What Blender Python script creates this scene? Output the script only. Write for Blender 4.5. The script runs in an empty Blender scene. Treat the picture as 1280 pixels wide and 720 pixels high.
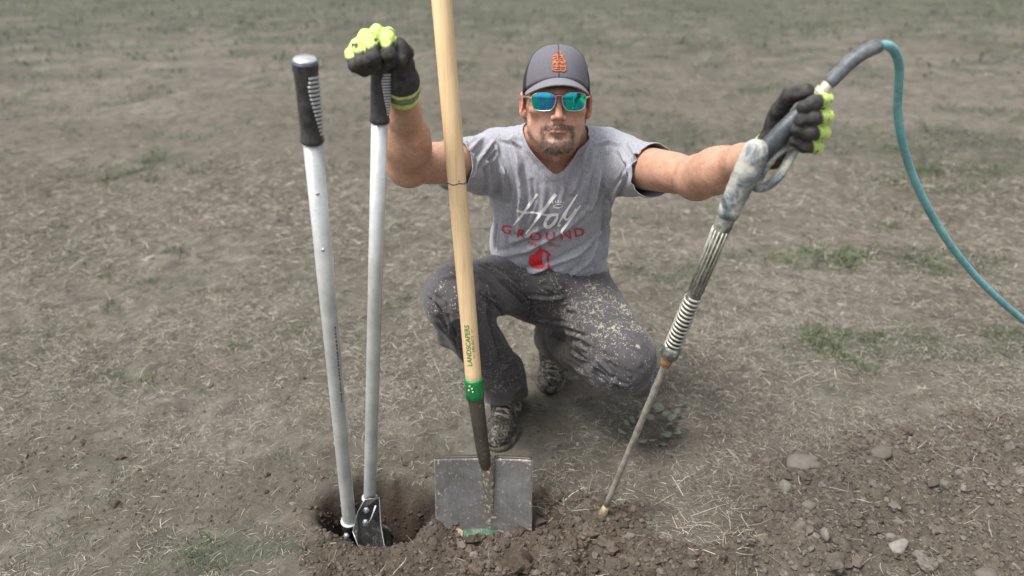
import bpy, bmesh, math, random
import numpy as np
from mathutils import Vector, Matrix
from mathutils.bvhtree import BVHTree
random.seed(7)
rng = np.random.default_rng(7)
S = bpy.context.scene

# ---------------------------------------------------------------- camera, sky, sun, exposure
CAM_H = 1.31
PITCH = math.radians(25.0)
FPX = 924.0                      # focal length in pixels of the 1280 px wide photograph
cam_d = bpy.data.cameras.new('camera')
cam = bpy.data.objects.new('camera', cam_d)
S.collection.objects.link(cam)
cam.location = (0, 0, CAM_H)
cam.rotation_euler = (math.radians(90) - PITCH, 0, 0)
cam_d.sensor_width = 36.0
cam_d.lens = 36.0 * FPX / 1280.0
cam_d.clip_start = 0.05
cam_d.clip_end = 1500
cam_d.dof.use_dof = True
cam_d.dof.focus_distance = 1.66
cam_d.dof.aperture_fstop = 2.1
S.camera = cam

W = bpy.data.worlds.new("World")
S.world = W
W.use_nodes = True
wn, wl = W.node_tree.nodes, W.node_tree.links
wn.clear()
SUN_EL, SUN_AZ = math.radians(62), math.radians(-125)      # azimuth from +Y, clockwise
wo = wn.new('ShaderNodeOutputWorld'); wb = wn.new('ShaderNodeBackground')
sky = wn.new('ShaderNodeTexSky'); sky.sky_type = 'NISHITA'; sky.sun_disc = False
sky.sun_elevation = SUN_EL; sky.sun_rotation = SUN_AZ
sky.dust_density = 4.0; sky.air_density = 1.0
hs = wn.new('ShaderNodeHueSaturation'); hs.inputs['Saturation'].default_value = 0.22   # an overcast sky is nearly grey
wl.new(sky.outputs[0], hs.inputs['Color']); wl.new(hs.outputs[0], wb.inputs[0]); wl.new(wb.outputs[0], wo.inputs[0])
wb.inputs[1].default_value = 0.125
sd = bpy.data.lights.new('sun', 'SUN'); sun = bpy.data.objects.new('sun', sd)
S.collection.objects.link(sun)
sd.energy = 2.2; sd.angle = math.radians(18); sd.color = (1.0, 0.97, 0.93)
_sv = Vector((math.sin(SUN_AZ) * math.cos(SUN_EL), math.cos(SUN_AZ) * math.cos(SUN_EL), math.sin(SUN_EL)))
sun.rotation_euler = (-_sv).to_track_quat('-Z', 'Y').to_euler()
sun.location = _sv * 20
S.view_settings.view_transform = 'Standard'
S.view_settings.look = 'None'
S.view_settings.exposure = 0.90
S.view_settings.gamma = 1.0
S.view_settings.use_curve_mapping = False

# ---------------------------------------------------------------- where a thing seen in the photograph stands
def P(px, py, d):
    """world point at horizontal distance d from the tripod, in the direction of photograph pixel (px, py)"""
    dx, dy = (px - 640) / FPX, (360 - py) / FPX
    y = math.cos(PITCH) + dy * math.sin(PITCH)
    z = -math.sin(PITCH) + dy * math.cos(PITCH)
    t = d / y
    return np.array([dx * t, d, CAM_H + z * t])

def ray(px, py):
    p = P(px, py, 1.0) - np.array([0, 0, CAM_H])
    return p / np.linalg.norm(p)

def G0(px, py, h=0.0):
    """ground point (flat ground at height h) seen at pixel"""
    r = ray(px, py)
    t = (h - CAM_H) / r[2]
    return np.array([r[0] * t, r[1] * t, h])

# ---------------------------------------------------------------- linking and tagging
def link(o, parent=None):
    S.collection.objects.link(o)
    if parent is not None:
        o.parent = parent
    return o

def tag(o, label=None, cat=None, group=None, kind=None):
    if label: o['label'] = label
    if cat: o['category'] = cat
    if group: o['group'] = group
    if kind: o['kind'] = kind
    return o

def thing(name, loc, label, cat, group=None):
    o = bpy.data.objects.new(name, None)
    o.empty_display_size = 0.1
    link(o); o.location = loc
    bpy_update.append(o)
    return tag(o, label, cat, group)
bpy_update = []

def mesh_np(name, V, F, mat=None, parent=None, smooth=True, col=None):
    """fast mesh from arrays; F is an (n,3)/(n,4) array or a list of such arrays"""
    V = np.asarray(V, dtype=np.float32)
    Fs = F if isinstance(F, list) else [F]
    Fs = [np.asarray(f, dtype=np.int32) for f in Fs if len(f)]
    me = bpy.data.meshes.new(name)
    me.vertices.add(len(V)); me.vertices.foreach_set('co', V.ravel())
    tot = sum(f.size for f in Fs); n = sum(len(f) for f in Fs)
    me.loops.add(tot); me.loops.foreach_set('vertex_index', np.concatenate([f.ravel() for f in Fs]))
    starts, s = [], 0
    for f in Fs:
        starts.append(s + np.arange(len(f)) * f.shape[1]); s += f.size
    me.polygons.add(n); me.polygons.foreach_set('loop_start', np.concatenate(starts).astype(np.int32))
    me.polygons.foreach_set('use_smooth', np.full(n, smooth))
    me.update(calc_edges=True)
    if col is not None:
        c = np.ones((len(V), 4), dtype=np.float32); c[:, :col.shape[1]] = col
        a = me.color_attributes.new('Col', 'FLOAT_COLOR', 'POINT'); a.data.foreach_set('color', c.ravel())
    if mat: me.materials.append(mat)
    o = bpy.data.objects.new(name, me)
    link(o, parent)
    if parent is not None:
        o.location = -Vector(parent.location)       # geometry is written in world coordinates
        if parent.parent is not None: o.location = (0, 0, 0) if parent.type == 'MESH' else o.location
        elif parent.type == 'MESH': o.location = (0, 0, 0)
    return o

# ---------------------------------------------------------------- noise
def _hash(ix, iy, iz, seed):
    h = (ix.astype(np.uint32) * np.uint32(374761393) + iy.astype(np.uint32) * np.uint32(668265263)
         + iz.astype(np.uint32) * np.uint32(2147483647) + np.uint32((seed * 1274126177) & 0xffffffff))
    h = (h ^ (h >> np.uint32(13))) * np.uint32(1103515245)
    h = h ^ (h >> np.uint32(16))
    return (h & np.uint32(0xffff)).astype(np.float32) / 65535.0

def vnoise(p, seed=0):
    """value noise in -1..1 at points p (n,3) or (n,2)"""
    p = np.asarray(p, dtype=np.float64)
    if p.shape[1] == 2: p = np.column_stack([p, np.zeros(len(p))])
    i = np.floor(p).astype(np.int64); f = p - i
    f = f * f * (3 - 2 * f)
    i = (i & 0xffffffff)
    r = 0
    for a in (0, 1):
        for b in (0, 1):
            for c in (0, 1):
                w = (f[:, 0] if a else 1 - f[:, 0]) * (f[:, 1] if b else 1 - f[:, 1]) * (f[:, 2] if c else 1 - f[:, 2])
                r = r + w * _hash(i[:, 0] + a, i[:, 1] + b, i[:, 2] + c, seed)
    return r * 2 - 1

def fbm(p, oct=4, seed=0, gain=0.5):
    p = np.asarray(p, dtype=np.float64); r = 0; a = 1.0
    for k in range(oct):
        r = r + a * vnoise(p, seed + k * 17); p = p * 2.03 + 7.1; a *= gain
    return r

def sstep(a, b, x):
    t = np.clip((x - a) / (b - a), 0, 1)
    return t * t * (3 - 2 * t)

# ---------------------------------------------------------------- materials
def new_mat(name):
    m = bpy.data.materials.new(name); m.use_nodes = True
    return m, m.node_tree.nodes, m.node_tree.links, m.node_tree.nodes['Principled BSDF']

def nz(nt, scale, detail=4, rough=0.55, coord='Object', dist=0.0, vec=None):
    n = nt.nodes.new('ShaderNodeTexNoise')
    n.inputs['Scale'].default_value = scale; n.inputs['Detail'].default_value = detail
    n.inputs['Roughness'].default_value = rough; n.inputs['Distortion'].default_value = dist
    if vec is None:
        tc = nt.nodes.new('ShaderNodeTexCoord'); vec = tc.outputs[coord]
    nt.links.new(vec, n.inputs['Vector'])
    return n

def ramp(nt, src, stops):
    r = nt.nodes.new('ShaderNodeValToRGB')
    el = r.color_ramp.elements
    while len(el) > 1: el.remove(el[-1])
    for k, (pos, c) in enumerate(stops):
        e = el[0] if k == 0 else el.new(pos)
        e.position = pos; e.color = (*c, 1) if len(c) == 3 else c
    nt.links.new(src, r.inputs[0])
    return r

def mix(nt, fac, a, b, mode='MIX'):
    m = nt.nodes.new('ShaderNodeMix'); m.data_type = 'RGBA'; m.blend_type = mode
    for idx, v in ((0, fac), (6, a), (7, b)):
        if isinstance(v, (int, float)): m.inputs[idx].default_value = v
        elif isinstance(v, (tuple, list)): m.inputs[idx].default_value = (*v, 1)
        else: nt.links.new(v, m.inputs[idx])
    return m.outputs[2]

def bump(nt, bsdf, src, strength, dist=0.001, prev=None):
    b = nt.nodes.new('ShaderNodeBump')
    b.inputs['Strength'].default_value = strength; b.inputs['Distance'].default_value = dist
    nt.links.new(src, b.inputs['Height'])
    if prev is not None: nt.links.new(prev, b.inputs['Normal'])
    nt.links.new(b.outputs[0], bsdf.inputs['Normal'])
    return b.outputs[0]

def plain(name, color, rough=0.5, metal=0.0, var=0.0, vscale=30, bstr=0.0, bscale=200, color2=None):
    m, n, l, b = new_mat(name)
    b.inputs['Roughness'].default_value = rough; b.inputs['Metallic'].default_value = metal
    b.inputs['Base Color'].default_value = (*color, 1)
    nt = m.node_tree
    if var or color2:
        t = nz(nt, vscale, 5, 0.6)
        c2 = color2 or tuple(max(0, c * (1 - var)) for c in color)
        c1 = color if color2 else tuple(min(1, c * (1 + var)) for c in color)
        r = ramp(nt, t.outputs['Fac'], [(0.38, c1), (0.62, c2)])
        l.new(r.outputs[0], b.inputs['Base Color'])
    if bstr:
        t2 = nz(nt, bscale, 4, 0.6); bump(nt, b, t2.outputs['Fac'], bstr)
    return m

def attr_mat(name, rough=0.8, var=0.12, vscale=60, bstr=0.0, bscale=300, spec=0.5, backside=0.0):
    m, n, l, b = new_mat(name)
    nt = m.node_tree
    a = n.new('ShaderNodeAttribute'); a.attribute_name = 'Col'
    t = nz(nt, vscale, 5, 0.6)
    r = ramp(nt, t.outputs['Fac'], [(0.3, (1 - var,) * 3), (0.7, (1 + var,) * 3)])
    c = mix(nt, 1.0, a.outputs['Color'], r.outputs[0], 'MULTIPLY')
    l.new(c, b.inputs['Base Color'])
    b.inputs['Roughness'].default_value = rough
    b.inputs['Specular IOR Level'].default_value = spec
    if bstr:
        t2 = nz(nt, bscale, 4, 0.6); bump(nt, b, t2.outputs['Fac'], bstr)
    return m
# ================================================================ GROUND
HOLE = np.array([-0.335, 1.46])

def blobs(xy, lst, ragged=False):
    """soft union of ellipses given as (px,py, rx_m, ry_m, weight)"""
    r = np.zeros(len(xy))
    wob = 0.35 * fbm(xy * 5.0, 3, 5)
    if ragged: wob = 0.55 * fbm(xy * 2.6, 2, 6) + 0.45 * fbm(xy * 9, 2, 7)
    for (px, py, rx, ry, w) in lst:
        c = G0(px, py)
        d = np.sqrt(((xy[:, 0] - c[0]) / rx) ** 2 + ((xy[:, 1] - c[1]) / ry) ** 2) + wob
        r = np.maximum(r, w * (1 - sstep(0.75, 1.2, d)))
    return r

LOOSE = [(590, 720, .50, .22, 1), (700, 665, .28, .16, .9), (740, 700, .3, .13, 1), (470, 700, .26, .07, .9), (1110, 660, .42, .24, 1), (1230, 640, .45, .36, 1),
         (1010, 720, .34, .14, 1), (1180, 590, .34, .13, 1), (1010, 610, .16, .12, .8), (1290, 560, .3, .14, .8)]
BARE = [(900, 690, .28, .16, .8), (860, 600, .22, .22, .35), (300, 600, .35, .10, .75), (60, 560, .30, .10, .7),
        (330, 470, .5, .10, .5), (395, 655, .15, .12, .8), (540, 590, .25, .12, .5), (60, 270, .8, .35, .5), (620, 130, 2.2, 1.0, .3),
        (1100, 260, 1.6, .6, .4), (250, 640, .3, .07, .7), (1000, 480, .5, .08, .4), (380, 200, 1.8, .7, .35), (780, 520, .3, .2, .3),
        (200, 170, 1.6, .5, .3), (1000, 210, 1.6, .4, .4), (700, 70, 4, 1.0, .3), (1150, 60, 3, .8, .35)]
GREEN = [(1090, 435, .24, .15, 1), (1270, 430, .2, .16, .9), (1040, 325, .3, .17, .8), (1165, 325, .3, .17, .8), (1130, 275, .3, .2, .5),
         (860, 270, .35, .22, .5), (180, 580, .25, .10, .55), (330, 610, .16, .12, .6), (90, 640, .3, .14, .45), (370, 690, .2, .07, 1), (100, 690, .3, .1, .6),
         (690, 530, .22, .14, .5), (500, 545, .3, .1, .25), (240, 460, .3, .12, .35), (20, 430, .4, .2, .5), (90, 370, .5, .2, .35), (700, 500, .3, .15, .35),
         (1000, 170, 1.6, .5, .8), (850, 170, .9, .4, .6), (1180, 180, 1.2, .6, .7), (640, 40, 14, 4, .4), (200, 150, 3, 1.2, .25), (640, 0, 60, 11, 1), (450, 420, .3, .12, .5), (130, 420, .25, .1, .6), (310, 350, .4, .15, .5), (880, 380, .3, .12, .45), (60, 640, .3, .1, .6), (240, 680, .2, .08, .5), (100, 40, 5, 2.5, .6), (1180, 20, 7, 4.0, 1.0), (1000, 10, 6, 3, .9),
         (950, 320, .3, .15, .4), (1250, 230, .7, .3, .6), (300, 250, .5, .2, .3), (60, 320, .6, .25, .35), (600, 100, 2.5, 0.8, .3), (1010, 100, 2.2, .8, .5), (380, 30, 5, 2, .6)]

def masks(xy):
    return blobs(xy, LOOSE), blobs(xy, BARE), blobs(xy, GREEN, True)

def Gh(x, y):
    """ground height"""
    x = np.atleast_1d(np.asarray(x, float)); y = np.atleast_1d(np.asarray(y, float))
    xy = np.column_stack([x, y])
    near = 1 - sstep(4, 9, np.hypot(x, y))
    z = 0.010 * fbm(xy * 2.2, 3, 11) + near * 0.004 * fbm(xy * 14, 3, 12)
    z = z + (1 - near) * 0.05 * fbm(xy * 0.35, 2, 19)
    lo = blobs(xy, LOOSE)
    hole_front = np.exp(-((x + .36) / .11) ** 2 - ((y - 1.31) / .07) ** 2)
    z = z - .012 * hole_front + lo * near * (1 - .75 * hole_front) * (0.024 * (1 - np.abs(fbm(xy * 7 + .3 * fbm(xy * 5, 2, 23)[:, None], 3, 21))) + 0.012 * np.abs(fbm(xy * 22, 3, 22)) + .006 * fbm(xy * 60, 2, 24) - 0.014)
    # spoil heap round the front of the hole and the blade
    def bumpf(cx, cy, rx, ry, h, p=1.0):
        d = ((x - cx) / rx) ** 2 + ((y - cy) / ry) ** 2
        return h * np.exp(-d ** p)
    z = z + bumpf(-0.12, 1.17, .34, .10, .035) + bumpf(-0.50, 1.30, .08, .05, .010) + bumpf(-0.20, 1.37, .05, .07, .020) + bumpf(0.09, 1.37, .09, .08, .020)
    z = z + bumpf(0.95, 1.55, .42, .25, .05) + bumpf(0.62, 1.33, .3, .15, .02)
    # furrow on the right
    fx = x - (0.62 + (1.85 - y) * -0.05)
    z = z - 0.03 * np.exp(-(fx / .05) ** 2) * sstep(1.95, 1.7, y) * sstep(1.1, 1.3, y)
    # shallow pit in front right of the lance
    z = z - bumpf(0.20, 1.22, .09, .06, .03)
    # the post hole
    w = 0.10 * fbm(xy * 9, 3, 31) + 0.05 * fbm(xy * 28, 2, 33)
    dh = np.sqrt(((x - HOLE[0]) / .15) ** 2 + ((y - HOLE[1]) / .118) ** 2) + w
    hole = 1 - sstep(0.52, 1.05, dh)
    z = z - 0.22 * hole + 0.018 * np.exp(-((dh - 1.22) / .22) ** 2)
    # shovel blade and boots settle it a bit flat
    return z

def g1(x, y): return float(Gh(x, y)[0])

def axis(lo, hi, flo, fhi, fine, grow):
    mid = list(np.arange(flo, fhi, fine)); a = []; s = fine; v = flo
    while v > lo: s *= grow; v -= s; a.append(v)
    b = []; s = fine; v = mid[-1]
    while v < hi: s *= grow; v += s; b.append(v)
    return np.array(a[::-1] + mid + b)

gx = axis(-600, 600, -1.4, 1.6, 0.0085, 1.07)
gy = axis(-40, 1200, 1.12, 2.05, 0.0075, 1.035)
GX, GY = np.meshgrid(gx, gy, indexing='ij')
gp = np.column_stack([GX.ravel(), GY.ravel()])
gz = Gh(gp[:, 0], gp[:, 1])
nxg, nyg = len(gx), len(gy)
ii = np.arange(nxg * nyg).reshape(nxg, nyg)
gf = np.stack([ii[:-1, :-1], ii[1:, :-1], ii[1:, 1:], ii[:-1, 1:]], -1).reshape(-1, 4)
lo_, ba_, gr_ = masks(gp)
# moist fresh soil inside the hole: the same earth, damper
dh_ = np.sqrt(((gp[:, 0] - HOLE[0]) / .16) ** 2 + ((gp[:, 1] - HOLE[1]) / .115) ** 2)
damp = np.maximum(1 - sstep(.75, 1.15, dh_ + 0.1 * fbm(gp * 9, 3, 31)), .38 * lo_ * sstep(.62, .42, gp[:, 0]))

gm, n, l, b = new_mat('earth'); nt = gm.node_tree
at = n.new('ShaderNodeAttribute'); at.attribute_name = 'Col'
sep = n.new('ShaderNodeSeparateColor'); l.new(at.outputs['Color'], sep.inputs[0])
n1 = nz(nt, 3.0, 8, 0.65); n2 = nz(nt, 55, 6, 0.7); n3 = nz(nt, 0.35, 5, 0.6); n4 = nz(nt, 11, 6, 0.65, dist=0.6)
soil = ramp(nt, n2.outputs['Fac'], [(0.28, (0.066, 0.054, 0.044)), (0.5, (0.116, 0.099, 0.082)), (0.72, (0.165, 0.146, 0.124))])
thatch = ramp(nt, n4.outputs['Fac'], [(0.25, (0.060, 0.053, 0.046)), (0.5, (0.127, 0.114, 0.098)), (0.75, (0.200, 0.183, 0.161))])
green = ramp(nt, n2.outputs['Fac'], [(0.3, (0.048, 0.056, 0.041)), (0.7, (0.098, 0.105, 0.080))])
n6 = nz(nt, 1.3, 4, 0.6)
big0 = ramp(nt, n3.outputs['Fac'], [(0.38, (0.81, 0.82, 0.79)), (0.62, (1.09, 1.07, 1.06))]); big1 = ramp(nt, n6.outputs['Fac'], [(0.36, (0.81, 0.82, 0.79)), (0.62, (1.09, 1.08, 1.07))])
f1 = n.new('ShaderNodeMath'); f1.operation = 'ADD'; f1.use_clamp = True
l.new(sep.outputs[0], f1.inputs[0]); l.new(sep.outputs[1], f1.inputs[1])
c = mix(nt, f1.outputs[0], thatch.outputs[0], soil.outputs[0])
gmsk = n.new('ShaderNodeMath'); gmsk.operation = 'MULTIPLY_ADD'; gmsk.use_clamp = True
l.new(n1.outputs['Fac'], gmsk.inputs[0]); gmsk.inputs[1].default_value = 2.2
sub = n.new('ShaderNodeMath'); sub.operation = 'MULTIPLY_ADD'; l.new(sep.outputs[2], sub.inputs[0]); sub.inputs[1].default_value = 1.1; sub.inputs[2].default_value = -1.55
l.new(sub.outputs[0], gmsk.inputs[2])
c = mix(nt, gmsk.outputs[0], c, green.outputs[0])
c = mix(nt, 1.0, mix(nt, 1.0, c, big0.outputs[0], 'MULTIPLY'), big1.outputs[0], 'MULTIPLY')
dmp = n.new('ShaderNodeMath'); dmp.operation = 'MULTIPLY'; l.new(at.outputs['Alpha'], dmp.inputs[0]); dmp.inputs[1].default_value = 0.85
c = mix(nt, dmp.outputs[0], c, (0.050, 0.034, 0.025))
l.new(c, b.inputs['Base Color']); b.inputs['Roughness'].default_value = 0.95; b.inputs['Specular IOR Level'].default_value = 0.15
bp = bump(nt, b, n2.outputs['Fac'], 0.9, 0.008)
n5 = nz(nt, 260, 4, 0.7); bump(nt, b, n5.outputs['Fac'], 0.5, 0.002, bp)
ground = mesh_np('ground', np.column_stack([gp, gz]), gf, gm, None, True, np.column_stack([lo_, ba_, gr_, damp]))
tag(ground, 'dry trampled field of brown earth and thin dead grass', kind='structure')

# ---------------------------------------------------------------- grass blades
def in_view(xy, m=0.12):
    Z = xy[:, 1] * math.cos(PITCH) + CAM_H * math.sin(PITCH)
    return (np.abs(xy[:, 0]) < (640 / FPX + m) * Z + 0.1)

def sow(y0, y1, dens, pad=0.15):
    xm = (640 / FPX + pad) * (y1 * math.cos(PITCH) + CAM_H * math.sin(PITCH)) + 0.1
    k = int(dens * (y1 - y0) * 2 * xm)
    xy = np.column_stack([rng.uniform(-xm, xm, k), rng.uniform(y0, y1, k)])
    return xy[in_view(xy)]

FEET = [(-.02, 1.83, .07, .17), (0.135, 2.0, .06, .1)]
def clear_of(xy, r=0.0):
    ok = np.ones(len(xy), bool)
    for (cx, cy, rx, ry) in FEET:
        ok &= (((xy[:, 0] - cx) / (rx + r)) ** 2 + ((xy[:, 1] - cy) / (ry + r)) ** 2) > 1
    d = np.sqrt(((xy[:, 0] - HOLE[0]) / .17) ** 2 + ((xy[:, 1] - HOLE[1]) / .125) ** 2)
    ok &= d > 1
    return ok

def blades(xy, length, width, rise, curl, cols, jit=0.3, thin=False):
    """each blade: 5 points (two quads and a tip) starting at xy; rise = slope of its start"""
    k = len(xy)
    a = rng.uniform(0, 2 * np.pi, k)
    dr = np.column_stack([np.cos(a), np.sin(a)]); pr = np.column_stack([-dr[:, 1], dr[:, 0]])
    L = length * rng.uniform(0.55, 1.45, k); Wd = width * rng.uniform(0.6, 1.4, k)
    z0 = Gh(xy[:, 0], xy[:, 1]) - 0.002
    el = rise * rng.uniform(0.2, 1.5, k)
    bend = rng.normal(0, 0.35, k)
    V = np.zeros((k, 5, 3), np.float32)
    pos = np.column_stack([xy, z0]); ang = el.copy(); hd = dr.copy()
    steps = [0, .38, .36, .30]
    pts = []
    for s in range(4):
        h = np.cos(ang)[:, None] * hd
        pos = pos + np.column_stack([h, np.sin(ang)]) * (L * steps[s])[:, None]
        pos[:, 2] = np.maximum(pos[:, 2], z0 + 0.001)
        pts.append(pos.copy())
        ang = ang - curl * rng.uniform(0.3, 1.3, k)
        rot = bend; hd = np.column_stack([hd[:, 0] * np.cos(rot) - hd[:, 1] * np.sin(rot), hd[:, 0] * np.sin(rot) + hd[:, 1] * np.cos(rot)])
    w3 = np.column_stack([pr, rng.uniform(-.6, .6, k)]) * (Wd / 2)[:, None]
    V[:, 0] = pts[0] - w3; V[:, 1] = pts[0] + w3
    V[:, 2] = pts[1] + w3 * .9; V[:, 3] = pts[1] - w3 * .9
    V[:, 4] = pts[3]
    mid = pts[2]
    if thin:
        V2 = np.zeros((k, 5, 3), np.float32); V2[:, 0] = pts[0] - w3 * .8; V2[:, 1] = pts[0] + w3 * .8; V2[:, 2] = pts[1] * .5 + pts[2] * .5 + w3; V2[:, 3] = pts[1] * .5 + pts[2] * .5 - w3; V2[:, 4] = pts[3]
        base = (np.arange(k) * 5)[:, None]; ci = cols[rng.integers(0, len(cols), k)] * (1 + jit * rng.uniform(-1, 1, (k, 1)))
        return V2.reshape(-1, 3), base + np.array([0, 1, 2, 3]), base + np.array([3, 2, 4]), np.repeat(ci, 5, axis=0)
    V2 = np.zeros((k, 7, 3), np.float32); V2[:, :4] = V[:, :4]; V2[:, 4] = mid + w3 * .6; V2[:, 5] = mid - w3 * .6; V2[:, 6] = pts[3]
    base = (np.arange(k) * 7)[:, None]
    q = np.concatenate([base + np.array([0, 1, 2, 3]), base + np.array([3, 2, 4, 5])]); t = base + np.array([5, 4, 6])
    ci = cols[rng.integers(0, len(cols), k)] * (1 + jit * rng.uniform(-1, 1, (k, 1)))
    return V2.reshape(-1, 3), q, t, np.repeat(ci, 7, axis=0)

def join_blades(name, parts, mat, label, cat):
    V, Q, T, C = [], [], [], []; o = 0
    for v, q, t, c in parts:
        V.append(v); Q.append(q + o); T.append(t + o); C.append(c); o += len(v)
    ob = mesh_np(name, np.concatenate(V), [np.concatenate(Q), np.concatenate(T)], mat, None, False, np.clip(np.concatenate(C), 0, 1))
    return tag(ob, label, cat, kind='stuff')

STRAW = np.array([[.27, .245, .20], [.21, .188, .15], [.36, .33, .275], [.15, .132, .104], [.105, .092, .073], [.22, .208, .165], [.085, .072, .055]])
OLIVE = np.array([[.084, .090, .063], [.115, .117, .084], [.066, .074, .048], [.15, .146, .113]])
GRN = np.array([[.055, .088, .032], [.075, .112, .045], [.045, .072, .026], [.10, .13, .06]])

def keep(xy, p): return xy[rng.uniform(size=len(xy)) < p]
def dryp(xy, base=1.0):
    lo, ba, gr = masks(xy)
    cl = 0.60 + 0.45 * fbm(xy * 4.0, 3, 41) + .45 * fbm(xy * 1.3, 2, 44) + .45 * fbm(xy * 22, 2, 42)
    return np.clip(base * cl, 0.08, 1) * (1 - .95 * lo) * (1 - .72 * ba) * (1 - 0.25 * gr)
def grnp(xy):
    lo, ba, gr = masks(xy)
    cl = sstep(-0.05, 0.65, fbm(xy * 7.0, 3, 43))
    return np.clip(gr * (0.15 + 0.9 * cl) + 0.05 * cl, 0, 1) * (1 - lo) * (1 - .6 * ba * (1 - gr))

strawm = attr_mat('dry straw', 0.8, 0.1, 40, spec=0.2)
grassm = attr_mat('green grass', 0.6, 0.1, 40, spec=0.3)
dry, grn = [], []
for (y0, y1, dens, Ln, Wn) in ((1.15, 2.0, 78000, .029, .0011), (2.0, 3.0, 44000, .036, .0014), (3.0, 4.8, 10500, .052, .0026), (4.8, 8, 1300, .055, .0042), (8, 22, 110, .08, .012)):
    xy = sow(y0, y1, dens); xy = keep(xy, dryp(xy)); xy = xy[clear_of(xy)]
    sc_ = STRAW if y0 < 4 else STRAW * .55 + np.array([.135, .124, .104]) * .45
    dry.append(blades(xy, Ln, Wn, 0.42, 0.32, sc_, .35 if y0 < 4 else .15, True))
    xy = sow(y0, y1, min(dens, 24000) * .032); xy = keep(xy, dryp(xy)); xy = xy[clear_of(xy, .01)]
    if y0 < 4.5: dry.append(blades(xy, Ln * 2.0, Wn * .9, 0.55, 0.35, STRAW[[0, 2, 1]]))
    xy = sow(y0, y1, min(dens, 24000) * .44); xy = keep(xy, grnp(xy)); xy = xy[clear_of(xy, .01)]
    grn.append(blades(xy, Ln * .95, Wn * 1.25, 0.75, 0.35, OLIVE))
    xy = sow(y0, y1, min(dens, 24000) * .6); lo, ba, gr = masks(xy)
    xy = keep(xy, sstep(.4, 1.0, gr) * (0.08 + .92 * sstep(0, .6, fbm(xy * 8, 3, 47))) * (1 - lo)); xy = xy[clear_of(xy, .01)]
    grn.append(blades(xy, Ln * 1.05, Wn * 1.3, 1.1, 0.30, GRN))
# a few stray straws and roots on the loose soil
xy = sow(1.2, 2.0, 500); lo, ba, gr = masks(xy); xy = keep(xy, np.clip(lo, 0, 1) * .8); xy = xy[clear_of(xy)]
dry.append(blades(xy, .06, .0015, .3, .3, STRAW[[2, 0]]))
for (px, py, rr, nn) in ((905, 665, .09, 40), (925, 690, .07, 26), (700, 640, .05, 30), (855, 640, .1, 26)):
    c0 = G0(px, py); xy = c0[:2] + rng.normal(0, rr / 2, (nn, 2))
    dry.append(blades(xy, .075, .0014, .5, .4, STRAW[[2, 0]]))
join_blades('dry_grass', dry, strawm, 'thin dead straw-coloured grass matted over the field', 'dry grass')
join_blades('green_grass', grn, grassm, 'patchy green and olive grass tufts growing through the straw', 'grass')

# ---------------------------------------------------------------- soil clods
def ico(sub):
    bm = bmesh.new(); bmesh.ops.create_icosphere(bm, subdivisions=sub, radius=1.0)
    v = np.array([x.co[:] for x in bm.verts]); f = np.array([[q.index for q in x.verts] for x in bm.faces]); bm.free()
    return v, f
ICO1, ICO2, ICO3 = ico(1), ico(2), ico(3)

def rock(base, seed, soft=.5, squash=(1, 1, .8), planes=11):
    """faceted stone: a ball cut by random planes, edges worn by soft"""
    r_ = np.random.default_rng(seed); v, f = base
    nn = r_.normal(size=(planes, 3)); nn /= np.linalg.norm(nn, axis=1, keepdims=True); d = r_.uniform(.62, 1.0, planes)
    dots = np.maximum(v @ nn.T, 1e-3); q = np.minimum(d / dots, 4.0)
    kk = 18 * (1 - soft) + 3
    rr = (np.sum(np.minimum(q, 1.3) ** -kk, axis=1) + 1.15 ** -kk) ** (-1 / kk)
    rr = rr * (1 + .05 * fbm(v * 3 + seed, 3, seed))
    return v * rr[:, None] * np.array(squash), f

def lump(base, seed, rough=0.35, squash=(1, 1, .7), ang=0.0):
    v, f = base
    r = 1 + rough * fbm(v * 1.3 + seed * 3.7, 3, seed) + ang * np.abs(vnoise(v * 2.2 + seed, seed + 3))
    return (v * r[:, None]) * np.array(squash), f

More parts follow.
